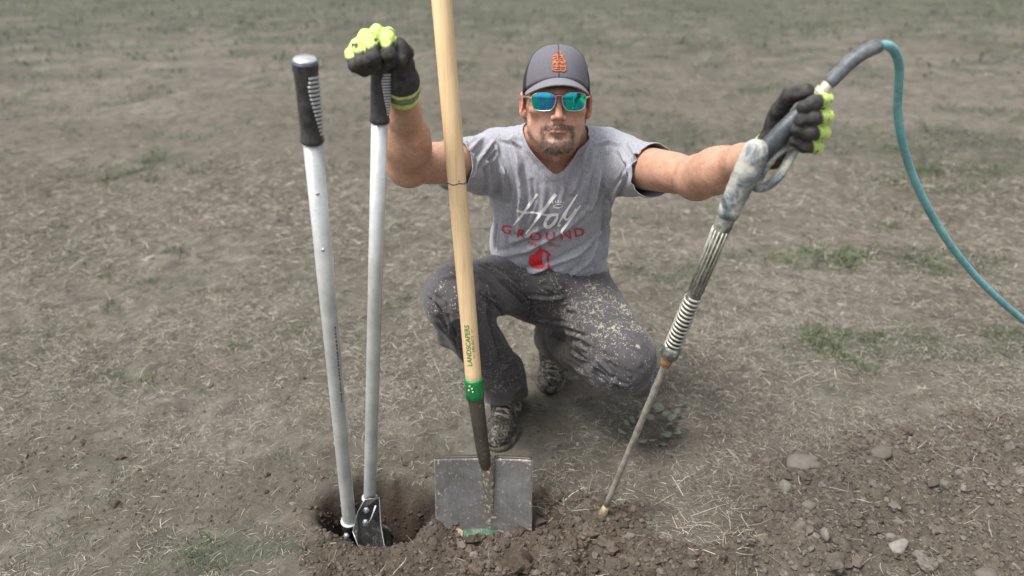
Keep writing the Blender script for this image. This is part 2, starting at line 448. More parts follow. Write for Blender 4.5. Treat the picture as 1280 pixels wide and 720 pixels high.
def clods(xy, sizes, base, sink=0.25, cols=None, variants=14):
    Vs, Fs, Cs, o = [], [], [], 0
    var = [(rock(base, 300 + k, rng.uniform(0, .5), (1, rng.uniform(.65, 1), rng.uniform(.5, .9)), 9) if k % 3 else lump(base, 100 + k, 0.55, (1, rng.uniform(.7, 1), rng.uniform(.55, .9)), .25)) for k in range(variants)]
    var = [(v_ * (1 + (.30 if base is ICO3 else .22) * fbm(v_ * (3.2 if base is ICO3 else 2.4) + 3, 3, 77 + i_))[:, None], f_) for i_, (v_, f_) in enumerate(var)]
    which = rng.integers(0, variants, len(xy)); z = Gh(xy[:, 0], xy[:, 1])
    for k in range(variants):
        idx = np.where(which == k)[0]
        if not len(idx): continue
        v, f = var[k]; m = len(idx)
        a = rng.uniform(0, 2 * np.pi, m); tl = rng.uniform(-.6, .6, m)
        c_, s_ = np.cos(a)[:, None], np.sin(a)[:, None]
        x = v[None, :, 0] * np.cos(tl)[:, None] - v[None, :, 2] * np.sin(tl)[:, None]; zz = v[None, :, 0] * np.sin(tl)[:, None] + v[None, :, 2] * np.cos(tl)[:, None]
        y = v[None, :, 1].repeat(m, 0)
        s = sizes[idx][:, None]
        X = (x * c_ - y * s_) * s + xy[idx, 0][:, None]; Y = (x * s_ + y * c_) * s + xy[idx, 1][:, None]
        Z = zz * s + (z[idx] + sizes[idx] * (0.45 - sink))[:, None]
        Vs.append(np.stack([X, Y, Z], -1).reshape(-1, 3))
        Fs.append((f[None] + (np.arange(m) * len(v))[:, None, None] + o).reshape(-1, 3)); o += m * len(v)
        wet = sstep(.62, .42, xy[idx, 0])[:, None]
        cc = cols[rng.integers(0, len(cols), m)] * (1 + .12 * rng.uniform(-1, 1, (m, 1)))
        cc = cc * (1 - wet) + cc * np.array([.80, .75, .71]) * wet
        Cs.append(np.repeat(cc, len(v), axis=0))
    return np.concatenate(Vs), np.concatenate(Fs), np.concatenate(Cs)

SOILC = np.array([[.112, .095, .078], [.096, .080, .066], [.130, .112, .094], [.086, .072, .060], [.150, .134, .117]])
soilm = attr_mat('crumbled soil', 0.95, 0.25, 120, 0.9, 260, spec=0.1)
def pick(dens, y0, y1, p): 
    xy = sow(y0, y1, dens); lo, ba, gr = masks(xy); q = p(lo, ba, gr, fbm(xy * 6, 3, 51)); xy = keep(xy, np.clip(q, 0, 1))
    d = np.sqrt(((xy[:, 0] - HOLE[0]) / .15) ** 2 + ((xy[:, 1] - HOLE[1]) / .105) ** 2)
    d2 = ((xy[:, 0] + .36) / .12) ** 2 + ((xy[:, 1] - 1.31) / .06) ** 2
    return xy[(d > 1.0) & ((d2 > 1) | (dens > 5000))]
cl = []
xy = pick(12000, 1.15, 2.2, lambda lo, ba, gr, f: lo * .95 + ba * .12 + 0.01)
cl.append(clods(xy, 0.0035 * np.exp(rng.normal(0, .35, len(xy))), ICO1, cols=SOILC))
xy = pick(1700, 1.15, 2.2, lambda lo, ba, gr, f: lo * (.6 + .5 * f) + ba * .02)
cl.append(clods(xy, 0.0075 * np.exp(rng.normal(0, .3, len(xy))), ICO2, cols=SOILC))
xy = pick(330, 1.15, 2.2, lambda lo, ba, gr, f: lo * (.25 + .6 * f))
cl.append(clods(xy, 0.0130 * np.exp(rng.normal(0, .3, len(xy))), ICO3, sink=.5, cols=SOILC, variants=10))
xy = pick(40, 1.15, 2.2, lambda lo, ba, gr, f: lo * (.5 + .6 * f))
cl.append(clods(xy, 0.026 * np.exp(rng.normal(0, .25, len(xy))), ICO3, sink=.62, cols=SOILC, variants=10))
# crumbs on the walls and floor of the hole
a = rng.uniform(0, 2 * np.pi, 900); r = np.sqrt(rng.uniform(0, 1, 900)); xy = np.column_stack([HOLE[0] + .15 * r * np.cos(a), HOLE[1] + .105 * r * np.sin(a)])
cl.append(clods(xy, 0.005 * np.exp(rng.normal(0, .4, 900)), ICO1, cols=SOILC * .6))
o = 0; Vv, Ff, Cc = [], [], []
for v, f, c_ in cl: Vv.append(v); Ff.append(f + o); Cc.append(c_); o += len(v)
so = mesh_np('soil_clods', np.concatenate(Vv), np.concatenate(Ff), soilm, None, False, np.concatenate(Cc))
tag(so, 'loose crumbs and clods of freshly dug brown soil', 'soil', kind='stuff')

# ---------------------------------------------------------------- single stones
def stone(px, py, w, h, colour, label, rot=0.0, seed=1, ang=.2, lift=.12, deep=.8):
    c = G0(px, py, 0.02); s = 1 / (FPX / (c[1] * math.cos(PITCH) + (CAM_H) * math.sin(PITCH)))
    rx = w * s * .46; rz = h * s * .46
    v, f = rock(ICO3, seed, 1 - min(1, ang * 2.2), (1, 1, 1), 9 if ang > .15 else 14)
    v = v * np.array([rx, max(rx * deep, rz), rz])
    cr, sr = math.cos(rot), math.sin(rot)
    v = np.column_stack([v[:, 0] * cr - v[:, 2] * sr, v[:, 1], v[:, 0] * sr + v[:, 2] * cr])
    z = g1(c[0], c[1]) + rz * lift
    m = plain('stone ' + str(seed), colour, .9, 0, .3, 45, .8, 140, tuple(.5 * a_ + .5 * b_ for a_, b_ in zip(colour, (.10, .083, .068))))
    me = bpy.data.meshes.new('stone'); me.from_pydata(v.tolist(), [], f.tolist()); me.materials.append(m)
    me.polygons.foreach_set('use_smooth', [True] * len(f))
    o = bpy.data.objects.new('stone', me); link(o); o.location = (c[0], c[1], z)
    return tag(o, label, 'stone', 'stones lying in the dug soil')
GRY = (.14, .128, .114); PAL = (.165, .152, .135); BRN = (.125, .108, .092)
stone(1098, 580, 38, 20, BRN, 'largest smooth grey-brown cobble at the back edge of the dug soil on the right', seed=61, ang=.1)
stone(1002, 586, 44, 18, PAL, 'flat pale broken stone half buried at the left corner of the right soil patch', .15, seed=62, ang=.4)
stone(1018, 592, 22, 12, GRY, 'small grey stone leaning against the front of the flat pale stone', seed=63)
stone(1083, 592, 9, 9, PAL, 'tiny cream pebble just left of the big cobble', seed=64)
stone(1007, 645, 30, 18, GRY, 'rounded oval grey stone left of the furrow in the right soil patch', seed=65, ang=.05)
stone(1028, 683, 11, 20, PAL, 'narrow light grey stone standing on end near the bottom of the right soil patch', .1, seed=66, lift=.6)
stone(1120, 688, 31, 15, (.225, .214, .195), 'long whitish pointed stone near the bottom right', .28, seed=67, ang=.35)
stone(1113, 673, 14, 13, PAL, 'pale chip of rock just above the long whitish stone', seed=68, ang=.5)
stone(1233, 716, 46, 26, BRN, 'rounded brown stone cut off by the bottom edge at the right', seed=69, ang=.08)
stone(978, 622, 18, 18, PAL, 'angular light stone at the left edge of the right soil patch', .5, seed=70, ang=.5)
stone(1195, 604, 14, 12, GRY, 'round grey pebble in the upper right of the dug soil', seed=71)
stone(1178, 619, 18, 12, GRY, 'dark grey wedge of stone in the middle of the right soil patch', -.4, seed=72, ang=.4)
stone(592, 689, 13, 9, PAL, 'pale rounded pebble on the soil heap below the shovel blade', seed=73, lift=1.2)
stone(1233, 622, 10, 8, PAL, 'small white pebble right of the middle of the dug soil', seed=74, ang=.4, lift=.8)
stone(366, 626, 10, 8, PAL, 'small pale stone on bare earth left of the post hole', seed=75, ang=.4)
stone(510, 520, 9, 7, PAL, 'small pale pebble on the grass between the digger and the shovel', seed=76, ang=.3)
stone(190, 493, 12, 6, GRY, 'small flat stone lying in the dry grass far left', seed=77, ang=.3)

# ---------------------------------------------------------------- broadleaf weed beside the lance
wc = G0(815, 542)
wz = g1(wc[0], wc[1])
weed = thing('broadleaf_weed', (wc[0], wc[1], wz), 'low rosette of rounded grey-green leaves growing on the bare ground right of the kneeling leg', 'weed')
leafm = plain('weed leaf', (.125, .140, .100), .6, 0, .3, 40, .3, 150)
def leaf_mesh(seed):
    r = np.random.default_rng(seed); V, F = [], []
    nu, nv = 7, 5
    for i in range(nu):
        t = i / (nu - 1); w = math.sin(math.pi * min(1, .08 + t * .92) ** 1.0) ** .7 * .5
        for j in range(nv):
            s = (j / (nv - 1) - .5) * 2
            V.append((t, s * w * (1 + .08 * r.normal()), .18 * math.sin(t * 2.6) - .10 * abs(s) * w + .02 * r.normal() + .1 * s * s * w))
    for i in range(nu - 1):
        for j in range(nv - 1): a = i * nv + j; F.append((a, a + 1, a + nv + 1, a + nv))
    me = bpy.data.meshes.new('leaf'); me.from_pydata(V, [], F); me.materials.append(leafm)
    me.polygons.foreach_set('use_smooth', [True] * len(F)); return me
lms = [leaf_mesh(k) for k in range(5)]
for k in range(24):
    o = bpy.data.objects.new('leaf', lms[k % 5]); link(o, weed)
    a = k * 2.399; s = .016 + .018 * random.random(); rr = .10 * math.sqrt(random.random())
    o.location = (rr * math.cos(a), rr * math.sin(a) * .8, .004 + .02 * random.random())
    o.rotation_euler = (random.uniform(-.3, .3), random.uniform(-.5, .1), a + random.uniform(-.5, .5)); o.scale = (s, s, s)
# ================================================================ distance-field modelling
class Field:
    def __init__(s, xs, ys, zs):
        s.xs, s.ys, s.zs = [np.asarray(a, np.float32) for a in (xs, ys, zs)]
        s.f = np.full((len(xs), len(ys), len(zs)), 0.5, np.float32)
    def _box(s, lo, hi):
        r = []
        for a, l, h in zip((s.xs, s.ys, s.zs), lo, hi):
            i0, i1 = np.searchsorted(a, l), np.searchsorted(a, h)
            r.append(slice(max(0, i0 - 1), min(len(a), i1 + 1)))
        return r
    def _apply(s, lo, hi, fn, k, op, pad=0.03):
        p = k + pad
        b = s._box(np.asarray(lo) - p, np.asarray(hi) + p)
        if any(q.stop <= q.start for q in b): return
        X = s.xs[b[0]][:, None, None]; Y = s.ys[b[1]][None, :, None]; Z = s.zs[b[2]][None, None, :]
        d = fn(X, Y, Z).astype(np.float32); g = s.f[b[0], b[1], b[2]]
        if op == 'add':
            if k > 0:
                h = np.maximum(k - np.abs(g - d), 0) / k; r = np.minimum(g, d) - h * h * k * 0.25
            else: r = np.minimum(g, d)
        else:
            d = -d
            if k > 0:
                h = np.maximum(k - np.abs(g - d), 0) / k; r = np.maximum(g, d) + h * h * k * 0.25
            else: r = np.maximum(g, d)
        s.f[b[0], b[1], b[2]] = r
    def cap(s, a, b, ra, rb=None, k=0.01, op='add', flat=None):
        """tapered capsule; flat=(direction, factor) squashes the section along a direction"""
        rb = ra if rb is None else rb
        a = np.asarray(a, float); b = np.asarray(b, float); ab = b - a; L2 = max(ab @ ab, 1e-12)
        def fn(X, Y, Z):
            px, py, pz = X - a[0], Y - a[1], Z - a[2]
            t = np.clip((px * ab[0] + py * ab[1] + pz * ab[2]) / L2, 0, 1)
            qx, qy, qz = px - t * ab[0], py - t * ab[1], pz - t * ab[2]
            if flat is not None:
                u = np.asarray(flat[0], float); u = u / np.linalg.norm(u); fl = flat[1]
                q = qx * u[0] + qy * u[1] + qz * u[2]; e = q * (1 / fl - 1)
                qx, qy, qz = qx + u[0] * e, qy + u[1] * e, qz + u[2] * e
            d = np.sqrt(qx * qx + qy * qy + qz * qz) - (ra + (rb - ra) * t)
            return d
        R = max(ra, rb)
        s._apply(np.minimum(a, b) - R, np.maximum(a, b) + R, fn, k, op)
    def chain(s, pts, rs, k=0.01, op='add', **kw):
        for i in range(len(pts) - 1): s.cap(pts[i], pts[i + 1], rs[i], rs[i + 1], k, op, **kw)
    def ell(s, c, r, rot=None, k=0.01, op='add'):
        c = np.asarray(c, float); r = np.asarray(r, float); R = np.eye(3) if rot is None else np.asarray(rot)
        def fn(X, Y, Z):
            dx, dy, dz = X - c[0], Y - c[1], Z - c[2]
            l = [dx * R[0, i] + dy * R[1, i] + dz * R[2, i] for i in range(3)]
            k0 = np.sqrt(sum((l[i] / r[i]) ** 2 for i in range(3))); k1 = np.sqrt(sum((l[i] / r[i] ** 2) ** 2 for i in range(3)))
            return k0 * (k0 - 1) / np.maximum(k1, 1e-6)
        ext = np.sqrt(((R * r) ** 2).sum(1))
        s._apply(c - ext, c + ext, fn, k, op)
    def mesh(s):
        f = s.f; nx, ny, nz_ = f.shape
        sg = f < 0
        c = sg[:-1, :-1, :-1].astype(np.uint8)
        for a in (0, 1):
            for b in (0, 1):
                for e in (0, 1):
                    if a or b or e: c = c + sg[a:nx - 1 + a, b:ny - 1 + b, e:nz_ - 1 + e]
        act = (c > 0) & (c < 8)
        I = np.argwhere(act); n = len(I)
        idx = np.full(act.shape, -1, np.int32); idx[act] = np.arange(n)
        corners = [(a, b, e) for a in (0, 1) for b in (0, 1) for e in (0, 1)]
        val = {q: f[I[:, 0] + q[0], I[:, 1] + q[1], I[:, 2] + q[2]] for q in corners}
        acc = np.zeros((n, 3)); cnt = np.zeros(n)
        for p in corners:
            for ax in range(3):
                if p[ax] == 0:
                    q = list(p); q[ax] = 1; q = tuple(q)
                    v0, v1 = val[p], val[q]; m = (v0 < 0) != (v1 < 0)
                    t = np.where(m, v0 / np.where(m, v0 - v1, 1), 0)
                    pos = np.tile(np.array(p, float), (n, 1)); pos[:, ax] = t
                    acc[m] += pos[m]; cnt += m
        loc = acc / cnt[:, None]
        V = np.empty((n, 3))
        for ax, arr in enumerate((s.xs, s.ys, s.zs)):
            i = I[:, ax]; V[:, ax] = arr[i] + loc[:, ax] * (arr[i + 1] - arr[i])
        F = []
        for ax in range(3):
            o1, o2 = [a for a in range(3) if a != ax]
            sl0 = [slice(None)] * 3; sl1 = [slice(None)] * 3
            sl0[ax] = slice(0, -1); sl1[ax] = slice(1, None)
            for o in (o1, o2): sl0[o] = slice(1, -1); sl1[o] = slice(1, -1)
            A, B = sg[tuple(sl0)], sg[tuple(sl1)]
            E = np.argwhere(A != B); inside = A[A != B]
            E[:, o1] += 1; E[:, o2] += 1
            def cell(d1, d2):
                q = E.copy(); q[:, o1] -= d1; q[:, o2] -= d2; return idx[q[:, 0], q[:, 1], q[:, 2]]
            quad = np.stack([cell(1, 1), cell(0, 1), cell(0, 0), cell(1, 0)], -1)
            flip = inside if ax != 1 else ~inside
            quad[~flip] = quad[~flip][:, ::-1]
            F.append(quad)
        F = np.concatenate(F); F = F[(F >= 0).all(1)]
        return V, F

def vnormals(V, F):
    a = V[F[:, 2]] - V[F[:, 0]]; b = V[F[:, 3]] - V[F[:, 1]] if F.shape[1] == 4 else V[F[:, 2]] - V[F[:, 1]]
    fn = np.cross(a, b); N = np.zeros_like(V)
    for k in range(F.shape[1]):
        for ax in range(3): N[:, ax] += np.bincount(F[:, k], fn[:, ax], len(V))
    return N / np.maximum(np.linalg.norm(N, axis=1, keepdims=True), 1e-12)

def relax(V, F, it=1, lam=.5):
    E = np.concatenate([F[:, [i, (i + 1) % F.shape[1]]] for i in range(F.shape[1])])
    deg = np.bincount(E.ravel(), minlength=len(V))[:, None]
    for _ in range(it):
        s = np.zeros_like(V)
        for ax in range(3):
            s[:, ax] = np.bincount(E[:, 0], V[E[:, 1], ax], len(V)) + np.bincount(E[:, 1], V[E[:, 0], ax], len(V))
        V = V * (1 - lam) + lam * s / np.maximum(deg, 1)
    return V

def clip_mesh(V, F, c):
    """keep the part of the mesh where c < 0; returns V, list of faces by size, c"""
    ins = c < 0; cnt = ins[F].sum(1)
    keepf = F[cnt == F.shape[1]]; cross = F[(cnt > 0) & (cnt < F.shape[1])]
    newV = []; ed = {}; n0 = len(V); tri = []
    for f in cross:
        poly = []
        for i in range(len(f)):
            a, b = int(f[i]), int(f[(i + 1) % len(f)])
            if ins[a]: poly.append(a)
            if ins[a] != ins[b]:
                key = (min(a, b), max(a, b))
                if key not in ed:
                    t = c[a] / (c[a] - c[b]); ed[key] = n0 + len(newV); newV.append(V[a] + t * (V[b] - V[a]))
                poly.append(ed[key])
        for i in range(1, len(poly) - 1): tri.append((poly[0], poly[i], poly[i + 1]))
    V2 = np.concatenate([V, np.array(newV)]) if newV else V
    tri = np.array(tri, int).reshape(-1, 3)
    used = np.zeros(len(V2), bool); used[keepf.ravel()] = 1; used[tri.ravel()] = 1
    mp = np.cumsum(used) - 1
    c2 = np.concatenate([c, np.zeros(len(newV))])
    return V2[used], [mp[keepf], mp[tri]], c2[used]

def bvh(V, F):
    Fs = F if isinstance(F, list) else [F]
    return BVHTree.FromPolygons(V.tolist(), [tuple(q) for f in Fs for q in f.tolist()])

CAMP = Vector((0, 0, CAM_H))
def hit(tree, px, py):
    r = tree.ray_cast(CAMP, Vector(ray(px, py).tolist()))
    return None if r[0] is None else np.array(r[0][:])

def seg_dist(V, pts):
    """distance of every vertex to a polyline and the parameter 0..1 along it"""
    best = np.full(len(V), 9.0); par = np.zeros(len(V)); n = len(pts) - 1
    for i in range(n):
        a, b = pts[i], pts[i + 1]; ab = b - a
        t = np.clip(((V - a) @ ab) / max(ab @ ab, 1e-12), 0, 1)
        d = np.linalg.norm(V - a - t[:, None] * ab, axis=1); m = d < best
        best[m] = d[m]; par[m] = (i + t[m]) / n
    return best, par

def folds(V, N, tree, strokes, scale=1.0):
    """cloth folds: each stroke is (list of points seen in the photograph, width m, height m)"""
    disp = np.zeros(len(V))
    for pts, w, h in strokes:
        q = [hit(tree, *p) for p in pts]; q = [x for x in q if x is not None]
        if len(q) < 2: continue
        q = np.array(q); lo, hi = q.min(0) - 3 * w, q.max(0) + 3 * w
        m = np.where(((V > lo) & (V < hi)).all(1))[0]
        if not len(m): continue
        d, t = seg_dist(V[m], q)
        prof = .55 * np.exp(-(d / w) ** 2) + .45 * np.exp(-1.6 * d / w) - 0.40 * np.exp(-((d - 1.7 * w) / (w * .9)) ** 2)
        disp[m] += h * scale * prof * np.sin(np.pi * np.clip(t * .86 + .07, 0, 1)) ** .6
    return V + N * disp[:, None]

def lin(lo, hi, step): return np.arange(lo, hi + step, step)
def warp(lo, hi, coarse, bands):
    """grid coordinates: coarse step, finer inside bands (lo,hi,step)"""
    a = [lo]; 
    while a[-1] < hi:
        st = coarse
        for (l, h, s_) in bands:
            if l - 1e-9 <= a[-1] < h: st = min(st, s_)
            elif a[-1] < l and a[-1] + st > l: st = max(l - a[-1], s_)
        a.append(a[-1] + st)
    return np.array(a)
# ================================================================ THE MAN: skeleton
CX = .105
HIP_R, HIP_L = np.array([.02, 2.0, .38]), np.array([.20, 2.01, .38])
KNE_R, KNE_L = P(565, 372, 1.62), P(783, 447, 1.62)
ANK_R, ANK_L = P(634, 492, 1.86), np.array([.140, 2.11, .150])
SH_R, SH_L = np.array([-.070, 1.83, .809]), np.array([.283, 1.83, .803])
ELB_R, WRI_R = P(511, 206, 1.56), P(503, 112, 1.385)
ELB_L, WRI_L = P(870, 222, 1.57), P(957, 191, 1.32)
NECK = np.array([CX, 1.84, .85])
HT = math.radians(9)                                    # the face is tipped up a little
HO = np.array([CX - .001, 1.765, .978])
HR = np.array([[1, 0, 0], [0, math.cos(HT), math.sin(HT)], [0, -math.sin(HT), math.cos(HT)]])   # columns: local x, y, z
def H(x, y, z): return HO + HR @ np.array([x, y, z])
def Hl(V): return (V - HO) @ HR
LEAN = math.radians(20)
TR = np.array([[1, 0, 0], [0, math.cos(LEAN), -math.sin(LEAN)], [0, math.sin(LEAN), math.cos(LEAN)]])

person = thing('person', (CX, 1.95, 0), 'crouching man in grey t-shirt, cap, mirrored sunglasses and muddy trousers holding the tools', 'person')

# ---------------------------------------------------------------- body: one continuous surface
xs = warp(-.34, .56, .0068, [(CX - .098, CX + .098, .0022)])
ys = warp(1.22, 2.22, .0078, [(1.635, 1.80, .0022), (1.80, 1.89, .004)])
zs = warp(.02, 1.16, .0075, [(.835, 1.02, .0022), (.79, .835, .004), (1.02, 1.11, .004)])
B = Field(xs, ys, zs)
# torso and limbs under the clothes
B.ell((CX, 1.885, .70), (.150, .095, .16), TR, .02); B.ell((CX, 1.955, .53), (.135, .095, .15), TR, .04); B.ell((CX, 2.01, .40), (.145, .11, .10), TR, .04)
B.cap(SH_R + [.03, .01, -.005], SH_L + [-.03, .01, -.005], .046, .046, .04)
for hp, kn, an in ((HIP_R, KNE_R, ANK_R), (HIP_L, KNE_L, ANK_L)):
    B.cap(hp, kn, .066, .046, .03); B.cap(kn, an, .046, .032, .02)
for side, shd, elb, wri in ((-1, SH_R, ELB_R, WRI_R), (1, SH_L, ELB_L, WRI_L)):
    B.ell(shd, (.052, .052, .05), None, .03)
    up = elb - shd; fo = wri - elb
    B.cap(shd, elb, .049, .038, .03)
    nrm = np.cross(up, fo); nrm /= np.linalg.norm(nrm); inn = np.cross(nrm, up); inn /= np.linalg.norm(inn)
    inn = inn if inn @ fo > 0 else -inn
    B.cap(shd + up * .35 + inn * .010, shd + up * .75 + inn * .012, .036, .032, .03)       # biceps
    B.cap(shd + up * .3 - inn * .012, shd + up * .75 - inn * .008, .034, .028, .03)        # triceps
    B.ell(elb - inn * .010, (.030, .030, .030), None, .02)
    B.cap(elb, elb + fo * .32, .035, .0385, .04); B.cap(elb + fo * .32, elb + fo * .70, .0385, .030, .03); B.cap(elb + fo * .70, wri, .031, .0255, .02)
    B.cap(elb + fo * .08 + nrm * .010 * side, elb + fo * .4 + nrm * .009 * side, .032, .031, .04)  # forearm muscle
    B.cap(elb + fo * .1 - nrm * .008 * side, elb + fo * .5 - nrm * .008 * side, .030, .026, .03)
    B.cap(wri, wri + fo / np.linalg.norm(fo) * .03, .0245, .022, .01)
# neck
B.cap(H(0, .027, -.03), NECK + [0, .025, -.01], .050, .062, .02)
B.cap(H(0, .006, -.08), NECK + [0, -.010, -.01], .047, .054, .02)
for s in (-1, 1):
    B.cap(H(s * .02, .050, -.085), (CX + s * .11, 1.86, .845), .036, .028, .03)
    B.cap(H(s * .058, .015, -.075), (CX + s * .014, 1.79, .83), .0115, .009, .014)       # sternomastoid
B.ell(H(0, -.036, -.128), (.010, .012, .016), HR, .015)                                    # larynx
# head
h = lambda x, y, z, rx, ry, rz, k=.012, op='add': B.ell(H(x, y, z), (rx, ry, rz), HR, k, op)
hc = lambda a, b_, ra, rb, k=.01, op='add': B.cap(H(*a), H(*b_), ra, rb, k, op)
h(0, .012, .030, .072, .090, .075, .01)
h(0, -.025, -.026, .0605, .062, .080, .02)
h(0, -.032, -.068, .0480, .052, .038, .02)
hc((-.018, -.076, -.099), (.018, -.076, -.099), .0145, .0145, .016)
h(0, -.088, -.098, .020, .013, .014, .012)
for s in (-1, 1):
    hc((s * .059, .002, -.030), (s * .050, -.012, -.066), .0115, .0115, .020)
    hc((s * .050, -.012, -.066), (s * .021, -.068, -.098), .0115, .0130, .020)
    h(s * .044, -.062, -.024, .022, .020, .017, .014)
    hc((s * .048, -.050, -.020), (s * .060, -.012, -.014), .009, .007, .016)
    hc((s * .008, -.089, .016), (s * .046, -.074, .016), .0105, .0095, .012)
    h(s * .031, -.099, -.003, .0165, .015, .0125, .012, 'sub')
    h(s * .031, -.0775, -.002, .0125, .0125, .0125, .004)
    h(s * .037, -.055, -.062, .017, .022, .028, .025)
    h(s * .058, -.072, -.058, .012, .018, .020, .020, 'sub')
h(0, -.076, -.066, .029, .0215, .028, .015)
# nose
hc((0, -.091, .006), (0, -.1085, -.026), .0062, .0082, .010)
h(0, -.1125, -.0345, .0098, .0098, .0090, .006)
for s in (-1, 1):
    h(s * .0118, -.1015, -.0385, .0070, .0095, .0072, .005)
    hc((s * .0066, -.1060, -.0500), (s * .0068, -.1050, -.0395), .0042, .0026, .0015, 'sub')
    hc((s * .0175, -.0975, -.0400), (s * .030, -.0860, -.0660), .0022, .0022, .006, 'sub')
    hc((s * .0215, -.0930, -.066), (s * .0245, -.0900, -.070), .0022, .0022, .004, 'sub')
h(0, -.0985, -.0490, .006, .005, .008, .006)
# lips
for s in (-1, 1):
    hc((s * .004, -.1005, -.0595), (s * .022, -.0910, -.0645), .0042, .0022, .003)
hc((-.013, -.0965, -.0700), (.013, -.0965, -.0700), .0056, .0056, .004)
hc((0, -.0985, -.0705), (0, -.0985, -.0705), .0048, .0048, .004)
hc((-.022, -.0935, -.0655), (-.009, -.1030, -.0650), .0013, .0013, .0015, 'sub'); hc((.022, -.0935, -.0655), (.009, -.1030, -.0650), .0013, .0013, .0015, 'sub')
hc((-.009, -.1030, -.0650), (.009, -.1030, -.0650), .0013, .0013, .0015, 'sub')
hc((-.014, -.0975, -.0805), (.014, -.0975, -.0805), .0055, .0055, .010, 'sub')
# ears
for s in (-1, 1):
    ea = math.radians(22) * s
    er = HR @ np.array([[math.cos(ea), -math.sin(ea), 0], [math.sin(ea), math.cos(ea), 0], [0, 0, 1]])
    B.ell(H(s * .0795, .006, -.012), (.0070, .0165, .0290), er, .004)
    B.ell(H(s * .0755, .004, -.036), (.0065, .0095, .0105), er, .006)
    B.ell(H(s * .0845, -.002, -.010), (.0045, .0095, .0190), er, .003, 'sub')
bV, bF = B.mesh(); bV = relax(bV, bF, 1, .35)
bN = vnormals(bV, bF)
L = Hl(bV)                                             # head coordinates
inhead = (L[:, 2] > -.15) & (np.abs(L[:, 0]) < .11) & (np.abs(L[:, 1]) < .15)
skin = np.array([.54, .320, .235]); red = np.array([.50, .225, .165]); lip = np.array([.42, .185, .150]); arm = np.array([.50, .305, .215]); beard = np.array([.150, .110, .082])
col = np.tile(arm, (len(bV), 1))
def blend(mask, c):
    global col
    col = col * (1 - mask[:, None]) + np.asarray(c) * mask[:, None]
blend(inhead * 1.0, skin)
g = lambda x, y, z, r: np.exp(-(((np.abs(L[:, 0]) - x) ** 2 + (L[:, 1] - y) ** 2 + (L[:, 2] - z) ** 2) / r ** 2)) * inhead
blend(.55 * g(0, -.112, -.034, .016), red); blend(.45 * g(.045, -.075, -.025, .022), red); blend(.7 * g(.08, .006, -.012, .022), red)
neckm = sstep(-.10, -.125, L[:, 2]) * inhead * (L[:, 1] > -.09); blend(.55 * neckm, (.48, .235, .17))
# stubble and goatee
nse = .5 + .5 * fbm(bV * 260, 2, 61)
ax_ = np.abs(L[:, 0])
jaw = inhead * sstep(-.050, -.075, L[:, 2] - .35 * sstep(.0, -.07, L[:, 1]) * 0) * sstep(.03, -.02, L[:, 1]) * sstep(-.135, -.12, L[:, 2])
blend(np.clip(jaw * (.16 + .25 * nse), 0, 1), beard)
def must(z0, z1, x1): return sstep(z0, z0 + .004, L[:, 2]) * sstep(z1 + .004, z1, L[:, 2]) * sstep(x1 + .005, x1 - .003, ax_) * (L[:, 1] < -.05) * inhead
zmo = -.0535 - .25 * ax_                                # moustache centre line
mo = np.exp(-((L[:, 2] - zmo) / .0055) ** 2) * sstep(.035, .027, ax_) * (L[:, 1] < -.06) * inhead
side = .75 * np.exp(-((ax_ - .0330) / .0060) ** 2) * sstep(-.052, -.060, L[:, 2]) * sstep(-.112, -.100, L[:, 2]) * (L[:, 1] < -.05) * inhead
chin = sstep(-.086, -.094, L[:, 2] - .010 * (ax_ < .008)) * sstep(.040, .030, ax_) * (L[:, 1] < -.040) * inhead * sstep(-.150, -.112, L[:, 2])
soul = np.exp(-((ax_) / .006) ** 2 - ((L[:, 2] + .083) / .006) ** 2) * (L[:, 1] < -.06) * inhead
goat = np.clip(mo + side + chin + .7 * soul, 0, 1)
blend(np.clip(goat * (.30 + .45 * nse), 0, .85), beard)
lipm = sstep(.0245, .019, ax_) * (L[:, 1] < -.085) * inhead * np.exp(-((L[:, 2] + .0655 + .05 * ax_) / .0058) ** 4)
blend(.85 * lipm, lip)
bald = sstep(-.01, .01, L[:, 1]) * sstep(-.055, -.045, L[:, 2]) * inhead * sstep(.070, .060, ax_ - .4 * np.maximum(0, L[:, 1]) * 0)
blend(np.clip(inhead * (L[:, 1] > .012) * sstep(-.06, -.05, L[:, 2]) * .8, 0, 1), (.13, .09, .06))       # cropped hair behind the ears
col = col * (1 + .05 * fbm(bV * 90, 3, 62))[:, None]

sm, n, l, b = new_mat('skin'); nt = sm.node_tree
a_ = n.new('ShaderNodeAttribute'); a_.attribute_name = 'Col'
t = nz(nt, 220, 5, .65); r = ramp(nt, t.outputs['Fac'], [(.3, (.84, .80, .78)), (.7, (1.10, 1.10, 1.09))])
t0 = nz(nt, 38, 4, .6); r0 = ramp(nt, t0.outputs['Fac'], [(.35, (.90, .82, .80)), (.65, (1.05, 1.06, 1.06))])
tf_ = nz(nt, 330, 2, .5); rf_ = ramp(nt, tf_.outputs['Fac'], [(.62, (1, 1, 1)), (.70, (.74, .62, .55))]); td_ = nz(nt, 13, 5, .7, dist=1); rd_ = ramp(nt, td_.outputs['Fac'], [(.56, (1, 1, 1)), (.72, (.80, .74, .68))])
cc = mix(nt, 1.0, mix(nt, 1.0, mix(nt, 1.0, mix(nt, 1.0, a_.outputs['Color'], r.outputs[0], 'MULTIPLY'), r0.outputs[0], 'MULTIPLY'), rf_.outputs[0], 'MULTIPLY'), rd_.outputs[0], 'MULTIPLY')
l.new(cc, b.inputs['Base Color']); b.inputs['Roughness'].default_value = .48
b.inputs['Subsurface Weight'].default_value = .12; b.inputs['Subsurface Radius'].default_value = (.012, .005, .003); b.inputs['Subsurface Scale'].default_value = .5
